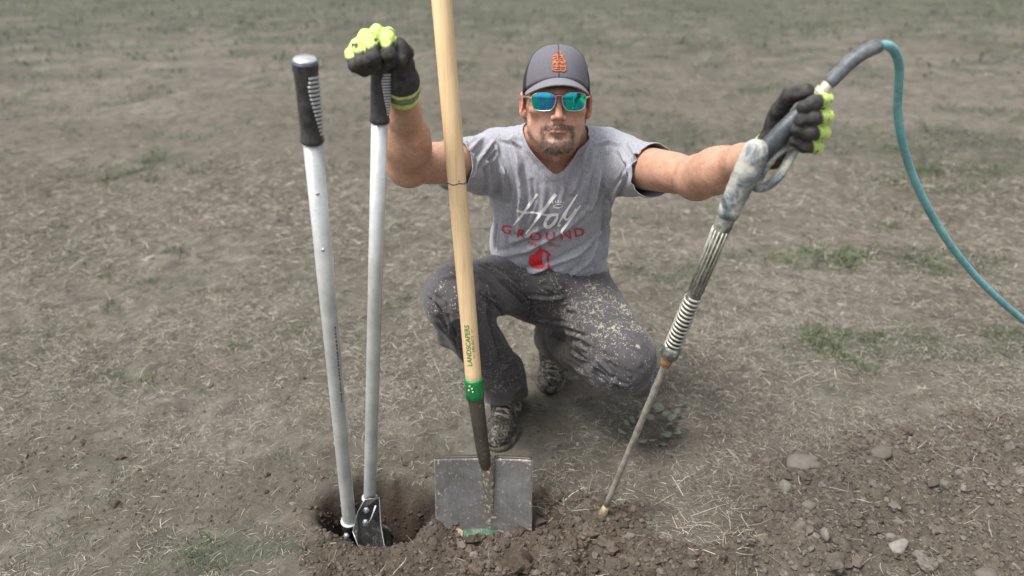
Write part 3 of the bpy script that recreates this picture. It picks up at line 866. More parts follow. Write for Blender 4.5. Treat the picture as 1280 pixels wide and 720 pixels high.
vz = nz(nt, 900, 3, .6); bump(nt, b, vz.outputs['Fac'], .25, .0006, bump(nt, b, t0.outputs['Fac'], .25, .003))
body = mesh_np('body', bV, bF, sm, person, True, col)

# beard: single short hairs on chin, lip and jaw
def hairs(name, verts, normals, n_, length, width, down, colour, rough, parent, label=None):
    k = rng.integers(0, len(verts), n_); p = verts[k] + rng.normal(0, .0009, (n_, 3)); nn = normals[k]
    d = nn * .55 + down + rng.normal(0, .28, (n_, 3)); d /= np.linalg.norm(d, axis=1, keepdims=True)
    s_ = np.cross(d, rng.normal(0, 1, (n_, 3))); s_ /= np.linalg.norm(s_, axis=1, keepdims=True); s_ *= width / 2
    Ls = length * rng.uniform(.5, 1.3, (n_, 1)); bend = np.array([0, 0, -1]) * Ls * .25
    V = np.stack([p - s_, p + s_, p + d * Ls * .55 + s_ * .8, p + d * Ls * .55 - s_ * .8, p + d * Ls + bend], 1).reshape(-1, 3)
    bs = (np.arange(n_) * 5)[:, None]
    c_ = np.repeat(np.asarray(colour) * rng.uniform(.6, 1.7, (n_, 1)), 5, axis=0)
    o = mesh_np(name, V, [bs + np.array([0, 1, 2, 3]), bs + np.array([3, 2, 4])], hairm, parent, False, np.clip(c_, 0, 1))
    o['kind'] = 'stuff'
    if label: o['label'] = label
    return o
hairm = attr_mat('hair', .55, .1, 50)
dn = (HR @ np.array([0, -.25, -1.0]))
gm_ = goat > .35
wts = np.where(gm_ & (bN[:, 1] < .5) & (L[:, 2] > -.116))[0]
hairs('beard', bV[wts], bN[wts], 2100, .0060, .0008, dn * 1.1, (.125, .092, .070), .5, person, 'short brown goatee and moustache')
jw = np.where((jaw > .3) & (goat < .3))[0]
hairs('stubble', bV[jw], bN[jw], 1500, .0022, .0004, dn, (.16, .11, .075), .5, person)
sb = np.where(inhead & (L[:, 1] > -.012) & (L[:, 1] < .06) & (L[:, 2] > -.060) & (L[:, 2] < .05) & (ax_ > .052) & (ax_ < .074))[0]
if len(sb): hairs('hair', bV[sb], bN[sb], 1800, .010, .0006, dn * 1.3 + HR @ np.array([0, .5, 0]), (.12, .08, .055), .5, person, 'short brown hair below the cap')
aa = np.where((~inhead) & (bV[:, 2] > .70))[0]
for (e, w_) in ((ELB_R, WRI_R), (ELB_L, WRI_L)):
    d_, t_ = seg_dist(bV[aa], np.array([e, w_])); q = aa[(d_ < .06) & (t_ > .1)]
    hairs('arm_hair', bV[q], bN[q], 900, .010, .0003, (w_ - e) * 2.5, (.30, .20, .12), .5, person)

# ---------------------------------------------------------------- t-shirt
xs = lin(-.22, .43, .0038); ys = lin(1.60, 2.20, .0044); zs = lin(.30, .95, .0040)
T = Field(xs, ys, zs)
T.ell((CX, 1.875, .715), (.166, .112, .165), TR, .01); T.ell((CX, 1.94, .55), (.168, .125, .16), TR, .05); T.ell((CX + .004, 1.985, .42), (.172, .140, .13), TR, .05)
T.cap(SH_R + [.03, .005, -.005], SH_L + [-.03, .005, -.005], .064, .064, .05)
for s, shd, elb in ((-1, SH_R, ELB_R), (1, SH_L, ELB_L)):
    up = elb - shd; u = up / np.linalg.norm(up)
    T.ell(shd + [0, 0, -.002], (.068, .066, .062), None, .03)
    T.cap(shd, shd + up * .62, .063, .0545, .035)
    T.cap(shd + up * .05 + [0, 0, -.022], shd + up * .62 + [0, 0, -.006], .054, .052, .03)
T.cap(NECK + [0, .026, .045], NECK + [0, .024, -.03], .0570, .068, .03)
T.cap(H(0, .006, -.09), NECK + [0, -.010, -.012], .0500, .0575, .015)
for s in (-1, 1): T.cap(H(s * .035, .052, -.100), (CX + s * .13, 1.855, .846), .037, .040, .04)
tV, tF = T.mesh(); tV = relax(tV, tF, 3, .5)
# openings
u_r = (ELB_R - SH_R) / np.linalg.norm(ELB_R - SH_R); u_l = (ELB_L - SH_L) / np.linalg.norm(ELB_L - SH_L)
def tcut(V):
    cr = (V - (SH_R + (ELB_R - SH_R) * .47)) @ u_r; cr = np.where(V[:, 0] < CX - .10, cr, -.2)
    cl_ = (V - (SH_L + (ELB_L - SH_L) * .45)) @ u_l; cl_ = np.where(V[:, 0] > CX + .10, cl_, -.2)
    dx = np.abs(V[:, 0] - CX - .003)
    nk = V[:, 2] - (.769 + 1.15 * np.sqrt(dx ** 2 + .020 ** 2) + .46 * (V[:, 1] - 1.735))
    nk = np.where(dx < .115, nk, -.2) ; nk = np.where(V[:, 2] > .7, nk, -.2)
    hem = (.452 + .012 * np.sin(V[:, 0] * 40) - .10 * (V[:, 0] - CX) - .25 * (V[:, 1] - 1.84)) - V[:, 2]
    return cr, cl_, nk, hem
cs = tcut(tV)
tV, tF, tc = clip_mesh(tV, tF, np.max(cs, axis=0))
tF4 = np.concatenate([tF[0], np.column_stack([tF[1], tF[1][:, 2]])])
def nrm_mixed(V, Fl):
    N = np.zeros_like(V)
    for f in Fl:
        if not len(f): continue
        a = V[f[:, 1]] - V[f[:, 0]]; b_ = V[f[:, 2]] - V[f[:, 0]]; fn = np.cross(a, b_)
        for k in range(f.shape[1]):
            for q in range(3): N[:, q] += np.bincount(f[:, k], fn[:, q], len(V))
    return N / np.maximum(np.linalg.norm(N, axis=1, keepdims=True), 1e-12)
tN = nrm_mixed(tV, tF); tT = bvh(tV, tF)
SHIRT_FOLDS = [
    ([(640, 172), (648, 205), (652, 245), (650, 290)], .010, .007), ([(618, 178), (628, 215), (632, 250)], .008, .006),
    ([(604, 200), (612, 240), (612, 300), (608, 335)], .012, .006), ([(735, 172), (728, 205), (715, 240)], .009, .006),
    ([(760, 185), (748, 225), (740, 262)], .009, .006), ([(782, 215), (765, 245), (757, 285), (756, 320)], .010, .007),
    ([(792, 200), (776, 222), (760, 250)], .007, -.005), ([(680, 235), (678, 262), (670, 290)], .010, .003),
    ([(620, 320), (660, 312), (700, 290), (735, 262)], .012, .004), ([(625, 342), (670, 338), (720, 318), (752, 290)], .010, .0045),
    ([(610, 300), (640, 302), (680, 284)], .010, .0035), ([(640, 352), (690, 352), (740, 338)], .008, .004),
    ([(585, 205), (590, 185), (604, 172)], .006, .0035), ([(592, 222), (600, 196), (616, 178)], .006, .0045), ([(598, 235), (606, 210), (620, 190)], .006, -.004),
    ([(581, 190), (583, 176), (592, 168)], .005, .003), ([(800, 215), (796, 195), (786, 180)], .006, .0035), ([(790, 228), (786, 205), (772, 186)], .006, .0045),
    ([(812, 205), (806, 190), (798, 183)], .005, .003), ([(650, 182), (640, 176), (620, 172)], .006, .003), ([(745, 180), (760, 176), (778, 178)], .006, .003),
    ([(665, 225), (668, 250), (660, 275)], .006, -.003), ([(705, 235), (700, 255)], .006, .002), ([(612, 250), (622, 280), (620, 310)], .007, -.005),
    ([(748, 300), (735, 325), (715, 345)], .009, .005), ([(760, 335), (748, 345), (730, 352)], .006, .004)]
tV = folds(tV, tN, tT, [(a_, w_ * .8, h_) for a_, w_, h_ in SHIRT_FOLDS], 3.2)
q = tV * np.array([1, .6, .35]); tV = tV + tN * (.0042 * fbm(q * 24, 3, 71) + .0016 * fbm(tV * np.array([60, 40, 25]), 2, 72))[:, None]
crv = tcut(tV); ncol = np.abs(crv[2])
tV = tV + tN * (.0014 * (ncol < .017) - .0012 * np.exp(-((ncol - .019) / .0022) ** 2) + .0008 * ((np.abs(crv[0]) < .016) | (np.abs(crv[1]) < .016)) - .001 * np.exp(-((np.minimum(np.abs(crv[0]), np.abs(crv[1])) - .018) / .002) ** 2))[:, None]
cm, n, l, b = new_mat('grey marl jersey'); nt = cm.node_tree
w1 = nz(nt, 90, 5, .7, dist=1.2); w2 = nz(nt, 700, 4, .7)
mp = n.new('ShaderNodeMapping'); tc_ = n.new('ShaderNodeTexCoord'); l.new(tc_.outputs['Object'], mp.inputs[0]); mp.inputs['Scale'].default_value = (1, 1, .18)
w3 = nz(nt, 420, 4, .75, vec=mp.outputs[0])
r1 = ramp(nt, w3.outputs['Fac'], [(.34, (.225, .228, .262)), (.5, (.31, .314, .352)), (.68, (.41, .413, .45))])
r2 = ramp(nt, w1.outputs['Fac'], [(.3, (.92, .92, .92)), (.7, (1.06, 1.06, 1.06))])
l.new(mix(nt, 1, r1.outputs[0], r2.outputs[0], 'MULTIPLY'), b.inputs['Base Color']); b.inputs['Roughness'].default_value = .9
b.inputs['Sheen Weight'].default_value = .25; b.inputs['Specular IOR Level'].default_value = .2
w4 = nz(nt, 26, 4, .6, dist=.8); w5 = nz(nt, 60, 3, .6, vec=mp.outputs[0])
bump(nt, b, w2.outputs['Fac'], .25, .0008, bump(nt, b, w5.outputs['Fac'], .35, .004, bump(nt, b, w4.outputs['Fac'], .4, .006)))
shirt = mesh_np('t_shirt', tV, tF, cm, person, True)
sol = shirt.modifiers.new('thickness', 'SOLIDIFY'); sol.thickness = .0022; sol.offset = -1
shirt['label'] = 'grey marl v-neck t-shirt with white and red chest print'
tT = bvh(tV, tF)

# ---------------------------------------------------------------- trousers
xs = lin(-.30, .45, .0043); ys = lin(1.46, 2.26, .0046); zs = lin(.03, .70, .0043)
Q = Field(xs, ys, zs)
Q.ell((CX + .003, 2.0, .40), (.158, .128, .125), TR, .01)
Q.cap(HIP_R + [0, 0, .02], KNE_R + [.012, .03, -.002], .092, .072, .04)
Q.cap(HIP_L + [-.01, 0, .01], KNE_L + [-.015, .03, .0], .100, .080, .045)
Q.ell(KNE_R + [.004, .006, -.012], (.068, .070, .075), None, .03); Q.ell(KNE_L + [0, .01, -.012], (.075, .074, .078), None, .03)
Q.cap(P(560, 352, 1.66), P(533, 370, 1.68), .030, .008, .03)                               # pointed cloth at the outer knee
Q.cap(P(540, 368, 1.68), P(560, 420, 1.74), .016, .03, .03)
Q.cap(KNE_R + [.006, .02, -.03], ANK_R + [-.015, .01, .045], .066, .066, .03)
Q.cap(ANK_R + [-.015, .01, .07], ANK_R + [-.004, -.005, .01], .064, .066, .02)
Q.cap(KNE_L + [-.01, .03, -.045], ANK_L + [.0, -.03, .012], .076, .066, .03); Q.cap(ANK_L + [0, -.03, .03], ANK_L + (ANK_L - KNE_L) * .15, .060, .058, .02)
Q.ell(P(800, 470, 1.70), (.055, .06, .06), None, .04)
Q.cap((.12, 1.93, .40), (.10, 1.9, .46), .10, .09, .05)
qV, qF = Q.mesh(); qV = relax(qV, qF, 2, .5)
pr = P(634, 497, 1.86)
def qcut(V):
    uR = np.array([.10, -.12, -1.0]); uR /= np.linalg.norm(uR)
    a = (V - (ANK_R + [0, 0, -.002])) @ uR; a = np.where((V[:, 0] < .085) & (V[:, 2] < .25), a, -.2)
    uL = (ANK_L - KNE_L); uL /= np.linalg.norm(uL); b_ = (V - (ANK_L + uL * .02)) @ uL; b_ = np.where(V[:, 0] > .06, b_, -.2); b_ = np.where(V[:, 2] < .26, b_, -.2)
    return np.maximum(a, b_)
qV, qFl, qc = clip_mesh(qV, qF, qcut(qV))
qN = nrm_mixed(qV, qFl); qT = bvh(qV, qFl)
TROUSER_FOLDS = [
    ([(598, 332), (625, 350), (655, 375), (672, 392)], .006, .006), ([(596, 345), (620, 372), (640, 395), (655, 408)], .006, .006),
    ([(604, 330), (645, 350), (690, 362)], .006, .005), ([(610, 375), (632, 392), (648, 402)], .005, .004), ([(600, 385), (622, 400), (630, 415)], .006, .005),
    ([(602, 368), (612, 390), (618, 420), (628, 450)], .006, .006), ([(600, 372), (618, 376), (630, 388)], .005, .004),
    ([(545, 365), (548, 390), (560, 415), (578, 440)], .007, .006), ([(556, 375), (562, 410), (580, 450)], .006, .005), ([(536, 368), (550, 378), (558, 392)], .006, .006),
    ([(550, 350), (570, 345), (590, 352)], .008, .004), ([(565, 400), (575, 430), (588, 460)], .006, .004),
    ([(610, 470), (630, 458), (645, 452)], .006, .005), ([(608, 455), (625, 445), (635, 438)], .006, .004), ([(605, 485), (628, 476), (650, 470)], .006, .005),
    ([(655, 412), (700, 410), (735, 425), (760, 450)], .007, .0055), ([(672, 400), (705, 404), (730, 415)], .005, .004), ([(690, 420), (725, 430), (750, 450), (765, 468)], .006, .005),
    ([(715, 440), (745, 455), (770, 475)], .006, .006), ([(740, 460), (765, 475), (785, 482)], .006, .005), ([(740, 430), (765, 450), (788, 470)], .005, .004),
    ([(660, 372), (700, 372), (740, 372)], .007, .005), ([(665, 382), (710, 386), (745, 395)], .006, .004), ([(755, 365), (780, 385), (800, 410)], .008, .004),
    ([(700, 360), (735, 365), (760, 374)], .006, .005), ([(760, 400), (785, 425), (800, 455)], .010, .003), ([(670, 395), (662, 405), (655, 415)], .006, -.008),
    ([(680, 425), (690, 445), (710, 462)], .006, .005), ([(700, 445), (730, 465), (765, 482)], .006, .004), ([(800, 395), (808, 408), (812, 416)], .004, .006)]
qV = folds(qV, qN, qT, [(a_, w_ * .72, h_) for a_, w_, h_ in TROUSER_FOLDS], 2.9)
qV = qV + qN * (.0032 * fbm(qV * np.array([18, 12, 18]), 2, 81) + .0016 * (1 - np.abs(fbm(qV * 42, 2, 82))) + .0008 * (1 - 2 * np.abs(fbm(qV * np.array([16, 16, 30]) + .4 * fbm(qV * 9, 2, 83)[:, None], 2, 84))))[:, None]
# mud: dried spatter, thick on the shins and the forward thigh
mx = np.zeros((len(qV), 3))
dL, tL = seg_dist(qV, np.array([HIP_L, KNE_L])); dR, tR_ = seg_dist(qV, np.array([KNE_R, ANK_R])); dS, tS = seg_dist(qV, np.array([KNE_L, ANK_L]))
onthigh = sstep(.16, .09, dL)
mx[:, 0] = np.clip(1.0 + .8 * onthigh * sstep(.15, .6, tL) * sstep(1.1, .9, tL) + .45 * sstep(.3, .9, tR_) * (dR < .1), 0, 2.0)   # spatter density
mx[:, 1] = np.clip(sstep(.35, .10, qV[:, 2]) * .5 * (dR < .1) * sstep(.55, 1, tR_) + 1.0 * sstep(.12, .06, dS) * sstep(.10, .45, tS) * (qN[:, 1] < .6) * sstep(.35, .25, qV[:, 2]), 0, 1)  # caked mud, with shade painted in under the left shin
tm, n, l, b = new_mat('muddy charcoal trousers'); nt = tm.node_tree
at = n.new('ShaderNodeAttribute'); at.attribute_name = 'Col'; sp = n.new('ShaderNodeSeparateColor'); l.new(at.outputs['Color'], sp.inputs[0])
c0 = nz(nt, 18, 5, .6); base = ramp(nt, c0.outputs['Fac'], [(.3, (.056, .052, .055)), (.7, (.088, .083, .087))])
s1 = nz(nt, 150, 2, .5, dist=.5); s2 = nz(nt, 48, 6, .72, dist=1.2); s3 = nz(nt, 9, 3, .5)
def thresh(src, lo_src, gain, off):
    m_ = n.new('ShaderNodeMath'); m_.operation = 'MULTIPLY_ADD'; l.new(lo_src, m_.inputs[0]); m_.inputs[1].default_value = gain; m_.inputs[2].default_value = off
    a2 = n.new('ShaderNodeMath'); a2.operation = 'ADD'; l.new(src, a2.inputs[0]); l.new(m_.outputs[0], a2.inputs[1])
    m3 = n.new('ShaderNodeMath'); m3.operation = 'MULTIPLY'; m3.use_clamp = True; m3.inputs[1].default_value = 14; 
    m4 = n.new('ShaderNodeMath'); m4.operation = 'SUBTRACT'; l.new(a2.outputs[0], m4.inputs[0]); m4.inputs[1].default_value = .80; l.new(m4.outputs[0], m3.inputs[0]); return m3.outputs[0]
def specks(scale, gain, dens, r0):
    w_ = nz(nt, scale * .8, 2, .5); mp_ = n.new('ShaderNodeVectorMath'); mp_.operation = 'MULTIPLY_ADD'; tcc = n.new('ShaderNodeTexCoord')
    l.new(w_.outputs['Color'], mp_.inputs[0]); mp_.inputs[1].default_value = (1.5 / scale,) * 3; l.new(tcc.outputs['Object'], mp_.inputs[2])
    v_ = n.new('ShaderNodeTexVoronoi'); v_.inputs['Scale'].default_value = scale; l.new(mp_.outputs[0], v_.inputs['Vector'])
    s_ = n.new('ShaderNodeSeparateColor'); l.new(v_.outputs['Color'], s_.inputs[0])
    pn_ = nz(nt, 14, 4, .6, dist=1.0); pr_ = n.new('ShaderNodeMapRange'); pr_.inputs[1].default_value = .38; pr_.inputs[2].default_value = .68; pr_.inputs[3].default_value = .30; pr_.inputs[4].default_value = 1.5; l.new(pn_.outputs['Fac'], pr_.inputs[0])
    pm_ = n.new('ShaderNodeMath'); pm_.operation = 'MULTIPLY'; l.new(pr_.outputs[0], pm_.inputs[0]); l.new(sp.outputs[0], pm_.inputs[1])
    t_ = n.new('ShaderNodeMath'); t_.operation = 'MULTIPLY_ADD'; l.new(pm_.outputs[0], t_.inputs[0]); t_.inputs[1].default_value = dens; l.new(s_.outputs[0], t_.inputs[2])      # density + random
    u_ = n.new('ShaderNodeMath'); u_.operation = 'SUBTRACT'; l.new(t_.outputs[0], u_.inputs[0]); u_.inputs[1].default_value = 1.0
    c_ = n.new('ShaderNodeMath'); c_.operation = 'MULTIPLY'; c_.use_clamp = True; l.new(u_.outputs[0], c_.inputs[0]); c_.inputs[1].default_value = gain
    rr_ = n.new('ShaderNodeMath'); rr_.operation = 'MULTIPLY'; l.new(c_.outputs[0], rr_.inputs[0]); rr_.inputs[1].default_value = r0
    z_ = n.new('ShaderNodeMath'); z_.operation = 'SUBTRACT'; l.new(rr_.outputs[0], z_.inputs[0]); l.new(v_.outputs['Distance'], z_.inputs[1])
    o_ = n.new('ShaderNodeMath'); o_.operation = 'MULTIPLY'; o_.use_clamp = True; l.new(z_.outputs[0], o_.inputs[0]); o_.inputs[1].default_value = 12; return o_.outputs[0]
spots_a = specks(260, 3, .36, .50); spots_b = specks(95, 2.4, .26, .42)
mxs = n.new('ShaderNodeMath'); mxs.operation = 'MAXIMUM'; l.new(spots_a, mxs.inputs[0]); l.new(spots_b, mxs.inputs[1]); spots = mxs.outputs[0]
blot = thresh(s2.outputs['Fac'], sp.outputs[0], .138, -.01)
cake_shade = thresh(s3.outputs['Fac'], sp.outputs[1], .75, 0)
mudc = ramp(nt, c0.outputs['Fac'], [(.3, (.26, .235, .19)), (.7, (.42, .385, .32))])
c = mix(nt, blot, base.outputs[0], mudc.outputs[0]); c = mix(nt, spots, c, mudc.outputs[0])
c9 = nz(nt, 70, 5, .7); ck = ramp(nt, c9.outputs['Fac'], [(.3, (.026, .021, .018)), (.7, (.062, .050, .040))])  # mud colour darkened to hold the shade of the leg's underside
c = mix(nt, cake_shade, c, ck.outputs[0])
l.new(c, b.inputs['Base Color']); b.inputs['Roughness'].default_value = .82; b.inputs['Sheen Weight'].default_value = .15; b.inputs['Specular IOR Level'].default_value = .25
hsum = n.new('ShaderNodeMath'); hsum.operation = 'ADD'; l.new(spots, hsum.inputs[0]); l.new(blot, hsum.inputs[1])
w4 = nz(nt, 24, 3, .5, dist=1.5); w6 = nz(nt, 900, 2, .5)
bump(nt, b, w6.outputs['Fac'], .2, .0006, bump(nt, b, hsum.outputs[0], .5, .0015, bump(nt, b, w4.outputs['Fac'], .25, .005)))
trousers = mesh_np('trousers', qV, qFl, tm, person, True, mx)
sol = trousers.modifiers.new('thickness', 'SOLIDIFY'); sol.thickness = .003; sol.offset = -1
trousers['label'] = 'charcoal trousers spattered with dried mud'

def sewn(name, px_pts, rad, mat, tree, parent, n_=30, lift=.0006):
    """a thin cord of cloth laid along the surface"""
    q = [hit(tree, *p) for p in spline2(px_pts, n_)]; q = [x for x in q if x is not None]
    if len(q) < 4: return None
    q = np.array(q); d = (np.array([0, 0, CAM_H]) - q); d /= np.linalg.norm(d, axis=1, keepdims=True)
    return q + d * lift
def spline2(pts, n_):
    p = np.asarray(pts, float); p = np.vstack([2 * p[0] - p[1], p, 2 * p[-1] - p[-2]]); m = len(p) - 3; out = []
    for s in np.linspace(0, m - 1e-6, n_):
        i = int(s); t = s - i; a, b_, c_, d = p[i:i + 4]
        out.append(tuple(.5 * ((2 * b_) + (-a + c_) * t + (2 * a - 5 * b_ + 4 * c_ - d) * t * t + (-a + 3 * b_ - 3 * c_ + d) * t ** 3)))
    return out
qT = bvh(qV, qFl)
SEAM_LINES = [sewn('seam', [(662, 366), (664, 385), (657, 404), (650, 415)], .001, None, qT, None), sewn('seam', [(657, 412), (700, 424), (740, 455), (775, 486)], .001, None, qT, None),
              sewn('seam', [(646, 418), (632, 400), (618, 380), (600, 366)], .001, None, qT, None)]
POCKET_LINE = sewn('pocket', [(796, 388), (806, 400), (813, 413), (815, 420)], .002, None, qT, None)
# ================================================================ shapes for solid things
def frame_of(d):
    d = np.asarray(d, float); d = d / np.linalg.norm(d)
    u = np.cross(d, [0, 0, 1.0]); 
    if np.linalg.norm(u) < 1e-3: u = np.cross(d, [0, 1.0, 0])
    u /= np.linalg.norm(u); v = np.cross(u, d)
    return d, u, v

def sweep(pts, radii, seg=16, caps=True, ell=None, ups=None):
    """tube through points; radii per point; ell=(a,b) scales of the section axes"""
    pts = np.asarray(pts, float); n_ = len(pts); radii = np.broadcast_to(radii, n_)
    tg = np.gradient(pts, axis=0); V = []
    d0, u, v = frame_of(tg[0] if np.linalg.norm(tg[0]) > 0 else [0, 0, 1])
    if ups is not None:
        u = np.asarray(ups, float)
    for i in range(n_):
        d = tg[i] / max(np.linalg.norm(tg[i]), 1e-9)
        u = u - d * (u @ d); u /= np.linalg.norm(u); v = np.cross(d, u)
        a = np.linspace(0, 2 * np.pi, seg, endpoint=False)
        e = ell or (1, 1)
        V.append(pts[i] + radii[i] * (np.cos(a)[:, None] * u * e[0] + np.sin(a)[:, None] * v * e[1]))
    V = np.concatenate(V)
    i, j = np.meshgrid(np.arange(n_ - 1), np.arange(seg), indexing='ij'); i, j = i.ravel(), j.ravel(); j2 = (j + 1) % seg
    F = np.column_stack([i * seg + j, i * seg + j2, (i + 1) * seg + j2, (i + 1) * seg + j])
    T = []
    if caps:
        V = np.vstack([V, pts[0], pts[-1]]); c0, c1 = len(V) - 2, len(V) - 1
        T = [(c0, (k + 1) % seg, k) for k in range(seg)] + [(c1, (n_ - 1) * seg + k, (n_ - 1) * seg + (k + 1) % seg) for k in range(seg)]
    return V, F, np.array(T, int).reshape(-1, 3)

def merge(lst):
    V, Q, T, o = [], [], [], 0
    for v, q, t in lst:
        V.append(v)
        if len(q): Q.append(np.asarray(q) + o)
        if len(t): T.append(np.asarray(t) + o)
        o += len(v)
    return np.concatenate(V), [np.concatenate(x) for x in (Q, T) if x]

def part(name, lst, mat, parent, smooth=True, label=None, bevel=0, col=None, auto=None):
    if isinstance(lst, tuple): lst = [lst]
    V, F = merge(lst)
    o = mesh_np(name, V, F, mat, parent, smooth, col)
    if bevel:
        m = o.modifiers.new('edge', 'BEVEL'); m.width = bevel; m.segments = 2; m.limit_method = 'ANGLE'
    if label: o['label'] = label
    return o

def turned(A, B_, prof, seg=24):
    """body of revolution from A towards B; prof = [(distance, radius)]"""
    A = np.asarray(A, float); d = (np.asarray(B_, float) - A); d /= np.linalg.norm(d)
    _, u, v = frame_of(d); V = []
    a = np.linspace(0, 2 * np.pi, seg, endpoint=False)
    for t, r in prof: V.append(A + d * t + r * (np.cos(a)[:, None] * u + np.sin(a)[:, None] * v))
    V = np.concatenate(V); n_ = len(prof)
    i, j = np.meshgrid(np.arange(n_ - 1), np.arange(seg), indexing='ij'); i, j = i.ravel(), j.ravel(); j2 = (j + 1) % seg
    F = np.column_stack([i * seg + j, i * seg + j2, (i + 1) * seg + j2, (i + 1) * seg + j])[:, ::-1]
    V = np.vstack([V, A + d * prof[0][0], A + d * prof[-1][0]]); c0, c1 = len(V) - 2, len(V) - 1
    T = [(c0, k, (k + 1) % seg) for k in range(seg)] + [(c1, (n_ - 1) * seg + (k + 1) % seg, (n_ - 1) * seg + k) for k in range(seg)]
    return V, F, np.array(T)

def boxat(c, size, ax=None):
    """box with centre c, full sizes, axes as columns"""
    ax = np.eye(3) if ax is None else np.asarray(ax)
    s = np.array([[x, y, z] for x in (-.5, .5) for y in (-.5, .5) for z in (-.5, .5)]) * np.asarray(size)
    V = np.asarray(c) + s @ ax.T
    F = np.array([[0, 1, 3, 2], [4, 6, 7, 5], [0, 4, 5, 1], [2, 3, 7, 6], [0, 2, 6, 4], [1, 5, 7, 3]])
    return V, F, np.zeros((0, 3), int)

def spline(pts, n_):
    """Catmull-Rom through points"""
    p = np.asarray(pts, float); p = np.vstack([2 * p[0] - p[1], p, 2 * p[-1] - p[-2]]); out = []
    m = len(p) - 3
    for s in np.linspace(0, m - 1e-6, n_):
        i = int(s); t = s - i; a, b_, c_, d = p[i:i + 4]
        out.append(.5 * ((2 * b_) + (-a + c_) * t + (2 * a - 5 * b_ + 4 * c_ - d) * t * t + (-a + 3 * b_ - 3 * c_ + d) * t ** 3))
    return np.array(out)

# ---------------------------------------------------------------- cap
capm, n, l, b = new_mat('grey marl cap cloth'); nt = capm.node_tree
w2 = nz(nt, 600, 4, .8); r = ramp(nt, w2.outputs['Fac'], [(.35, (.085, .083, .100)), (.65, (.165, .160, .185))]); l.new(r.outputs[0], b.inputs['Base Color'])
b.inputs['Roughness'].default_value = .9; bump(nt, b, w2.outputs['Fac'], .3, .0008)
brimm, n, l, b = new_mat('grey cap brim cloth'); nt = brimm.node_tree
w2 = nz(nt, 600, 4, .8); r = ramp(nt, w2.outputs['Fac'], [(.35, (.150, .148, .170)), (.65, (.235, .230, .255))]); l.new(r.outputs[0], b.inputs['Base Color'])
b.inputs['Roughness'].default_value = .9; bump(nt, b, w2.outputs['Fac'], .3, .0008)
meshm, n, l, b = new_mat('black cap netting'); nt = meshm.node_tree
b.inputs['Base Color'].default_value = (.012, .012, .014, 1); b.inputs['Roughness'].default_value = .7
vo = n.new('ShaderNodeTexVoronoi'); vo.inputs['Scale'].default_value = 420; tc_ = n.new('ShaderNodeTexCoord'); l.new(tc_.outputs['Object'], vo.inputs['Vector']); bump(nt, b, vo.outputs['Distance'], .8, .001)
blackrub = plain('dark under-brim', (.022, .022, .026), .85)

def cap_point(phi, t):
    """phi 0 = front, +-pi = back; t 0 at the rim, 1 at the crown"""
    fr = math.cos(phi)
    rx, ry = .0800, .0975
    k = 4.2 if fr > 0 else 2.6
    kk = 2.6 + 1.9 * max(0, fr)
    zt = .080 + .008 * max(0, fr)
    th = t * math.pi / 2
    c_ = max(0.0, math.cos(th)) ** (2 / kk); s_ = math.sin(th) ** (2 / 2.3)
    z0 = .046 - .036 * (1 - max(0, fr) ** 1.5) * .9
    return (rx * math.sin(phi) * c_, .008 - ry * fr * c_ + .012 * s_ * max(0, fr) , z0 + (zt + .03 - z0 + .004) * s_)
def cap_patch(p0, p1, n1, n2, t0=0, t1=1, off=0.0):
    V = []
    for i in range(n1 + 1):
        for j in range(n2 + 1):
            ph = p0 + (p1 - p0) * i / n1; q = np.array(cap_point(ph, t0 + (t1 - t0) * j / n2))
            o_ = q - np.array([0, .01, .05]); q = q + off * o_ / np.linalg.norm(o_); V.append(H(*q))
    F = [(i * (n2 + 1) + j, (i + 1) * (n2 + 1) + j, (i + 1) * (n2 + 1) + j + 1, i * (n2 + 1) + j + 1) for i in range(n1) for j in range(n2)]
    return np.array(V), np.array(F), np.zeros((0, 3), int)
FR = 1.12
capo = part('cap', cap_patch(-FR, FR, 40, 24), capm, person, label='grey cap with dark netting sides')
sol = capo.modifiers.new('thickness', 'SOLIDIFY'); sol.thickness = .002
net = part('net_panel', cap_patch(FR + .02, 2 * math.pi - FR - .02, 56, 24, off=-.0008), meshm, capo); sol = net.modifiers.new('thickness', 'SOLIDIFY'); sol.thickness = .002
sm_ = plain('cap seam thread', (.05, .05, .06), .9)
seams = []
for ph in (-FR, 0.0, FR):
    seams.append(sweep(np.array([H(*(np.array(cap_point(ph, t)) * 1.0 + np.array([0, -.0006, .0006]))) for t in np.linspace(0, .98, 24)]), .0011, 6))
part('seam', seams, sm_, capo)
part('button', turned(H(0, .012, .112), H(0, .014, .14), [(0, .0075), (.002, .007), (.004, .004), (.0045, .001)], 16), capm, capo)
V, top = [], []
NU, NV = 40, 12
for i in range(NU + 1):
    u = -1 + 2 * i / NU; ph = u * 1.17
    bx, by, bz = cap_point(ph, 0.0)
    ext = .066 * max(0, math.cos(u * 1.45)) ** .55
    for j in range(NV + 1):
        v = j / NV
        x = bx * (1 + .04 * v * (1 - abs(u))); y = by - ext * v * (.55 + .45 * math.cos(ph)) + .004
        z = bz + .003 - .014 * v * math.cos(ph * .9) - .010 * (abs(bx) / .08) ** 2
        V.append(H(x, y, z))
F = [(i * (NV + 1) + j, i * (NV + 1) + j + 1, (i + 1) * (NV + 1) + j + 1, (i + 1) * (NV + 1) + j) for i in range(NU) for j in range(NV)]
brim = part('brim', (np.array(V), np.array(F), np.zeros((0, 3), int)), brimm, capo)
brim.data.materials.append(blackrub)
sol = brim.modifiers.new('thickness', 'SOLIDIFY'); sol.thickness = .0032; sol.offset = -1
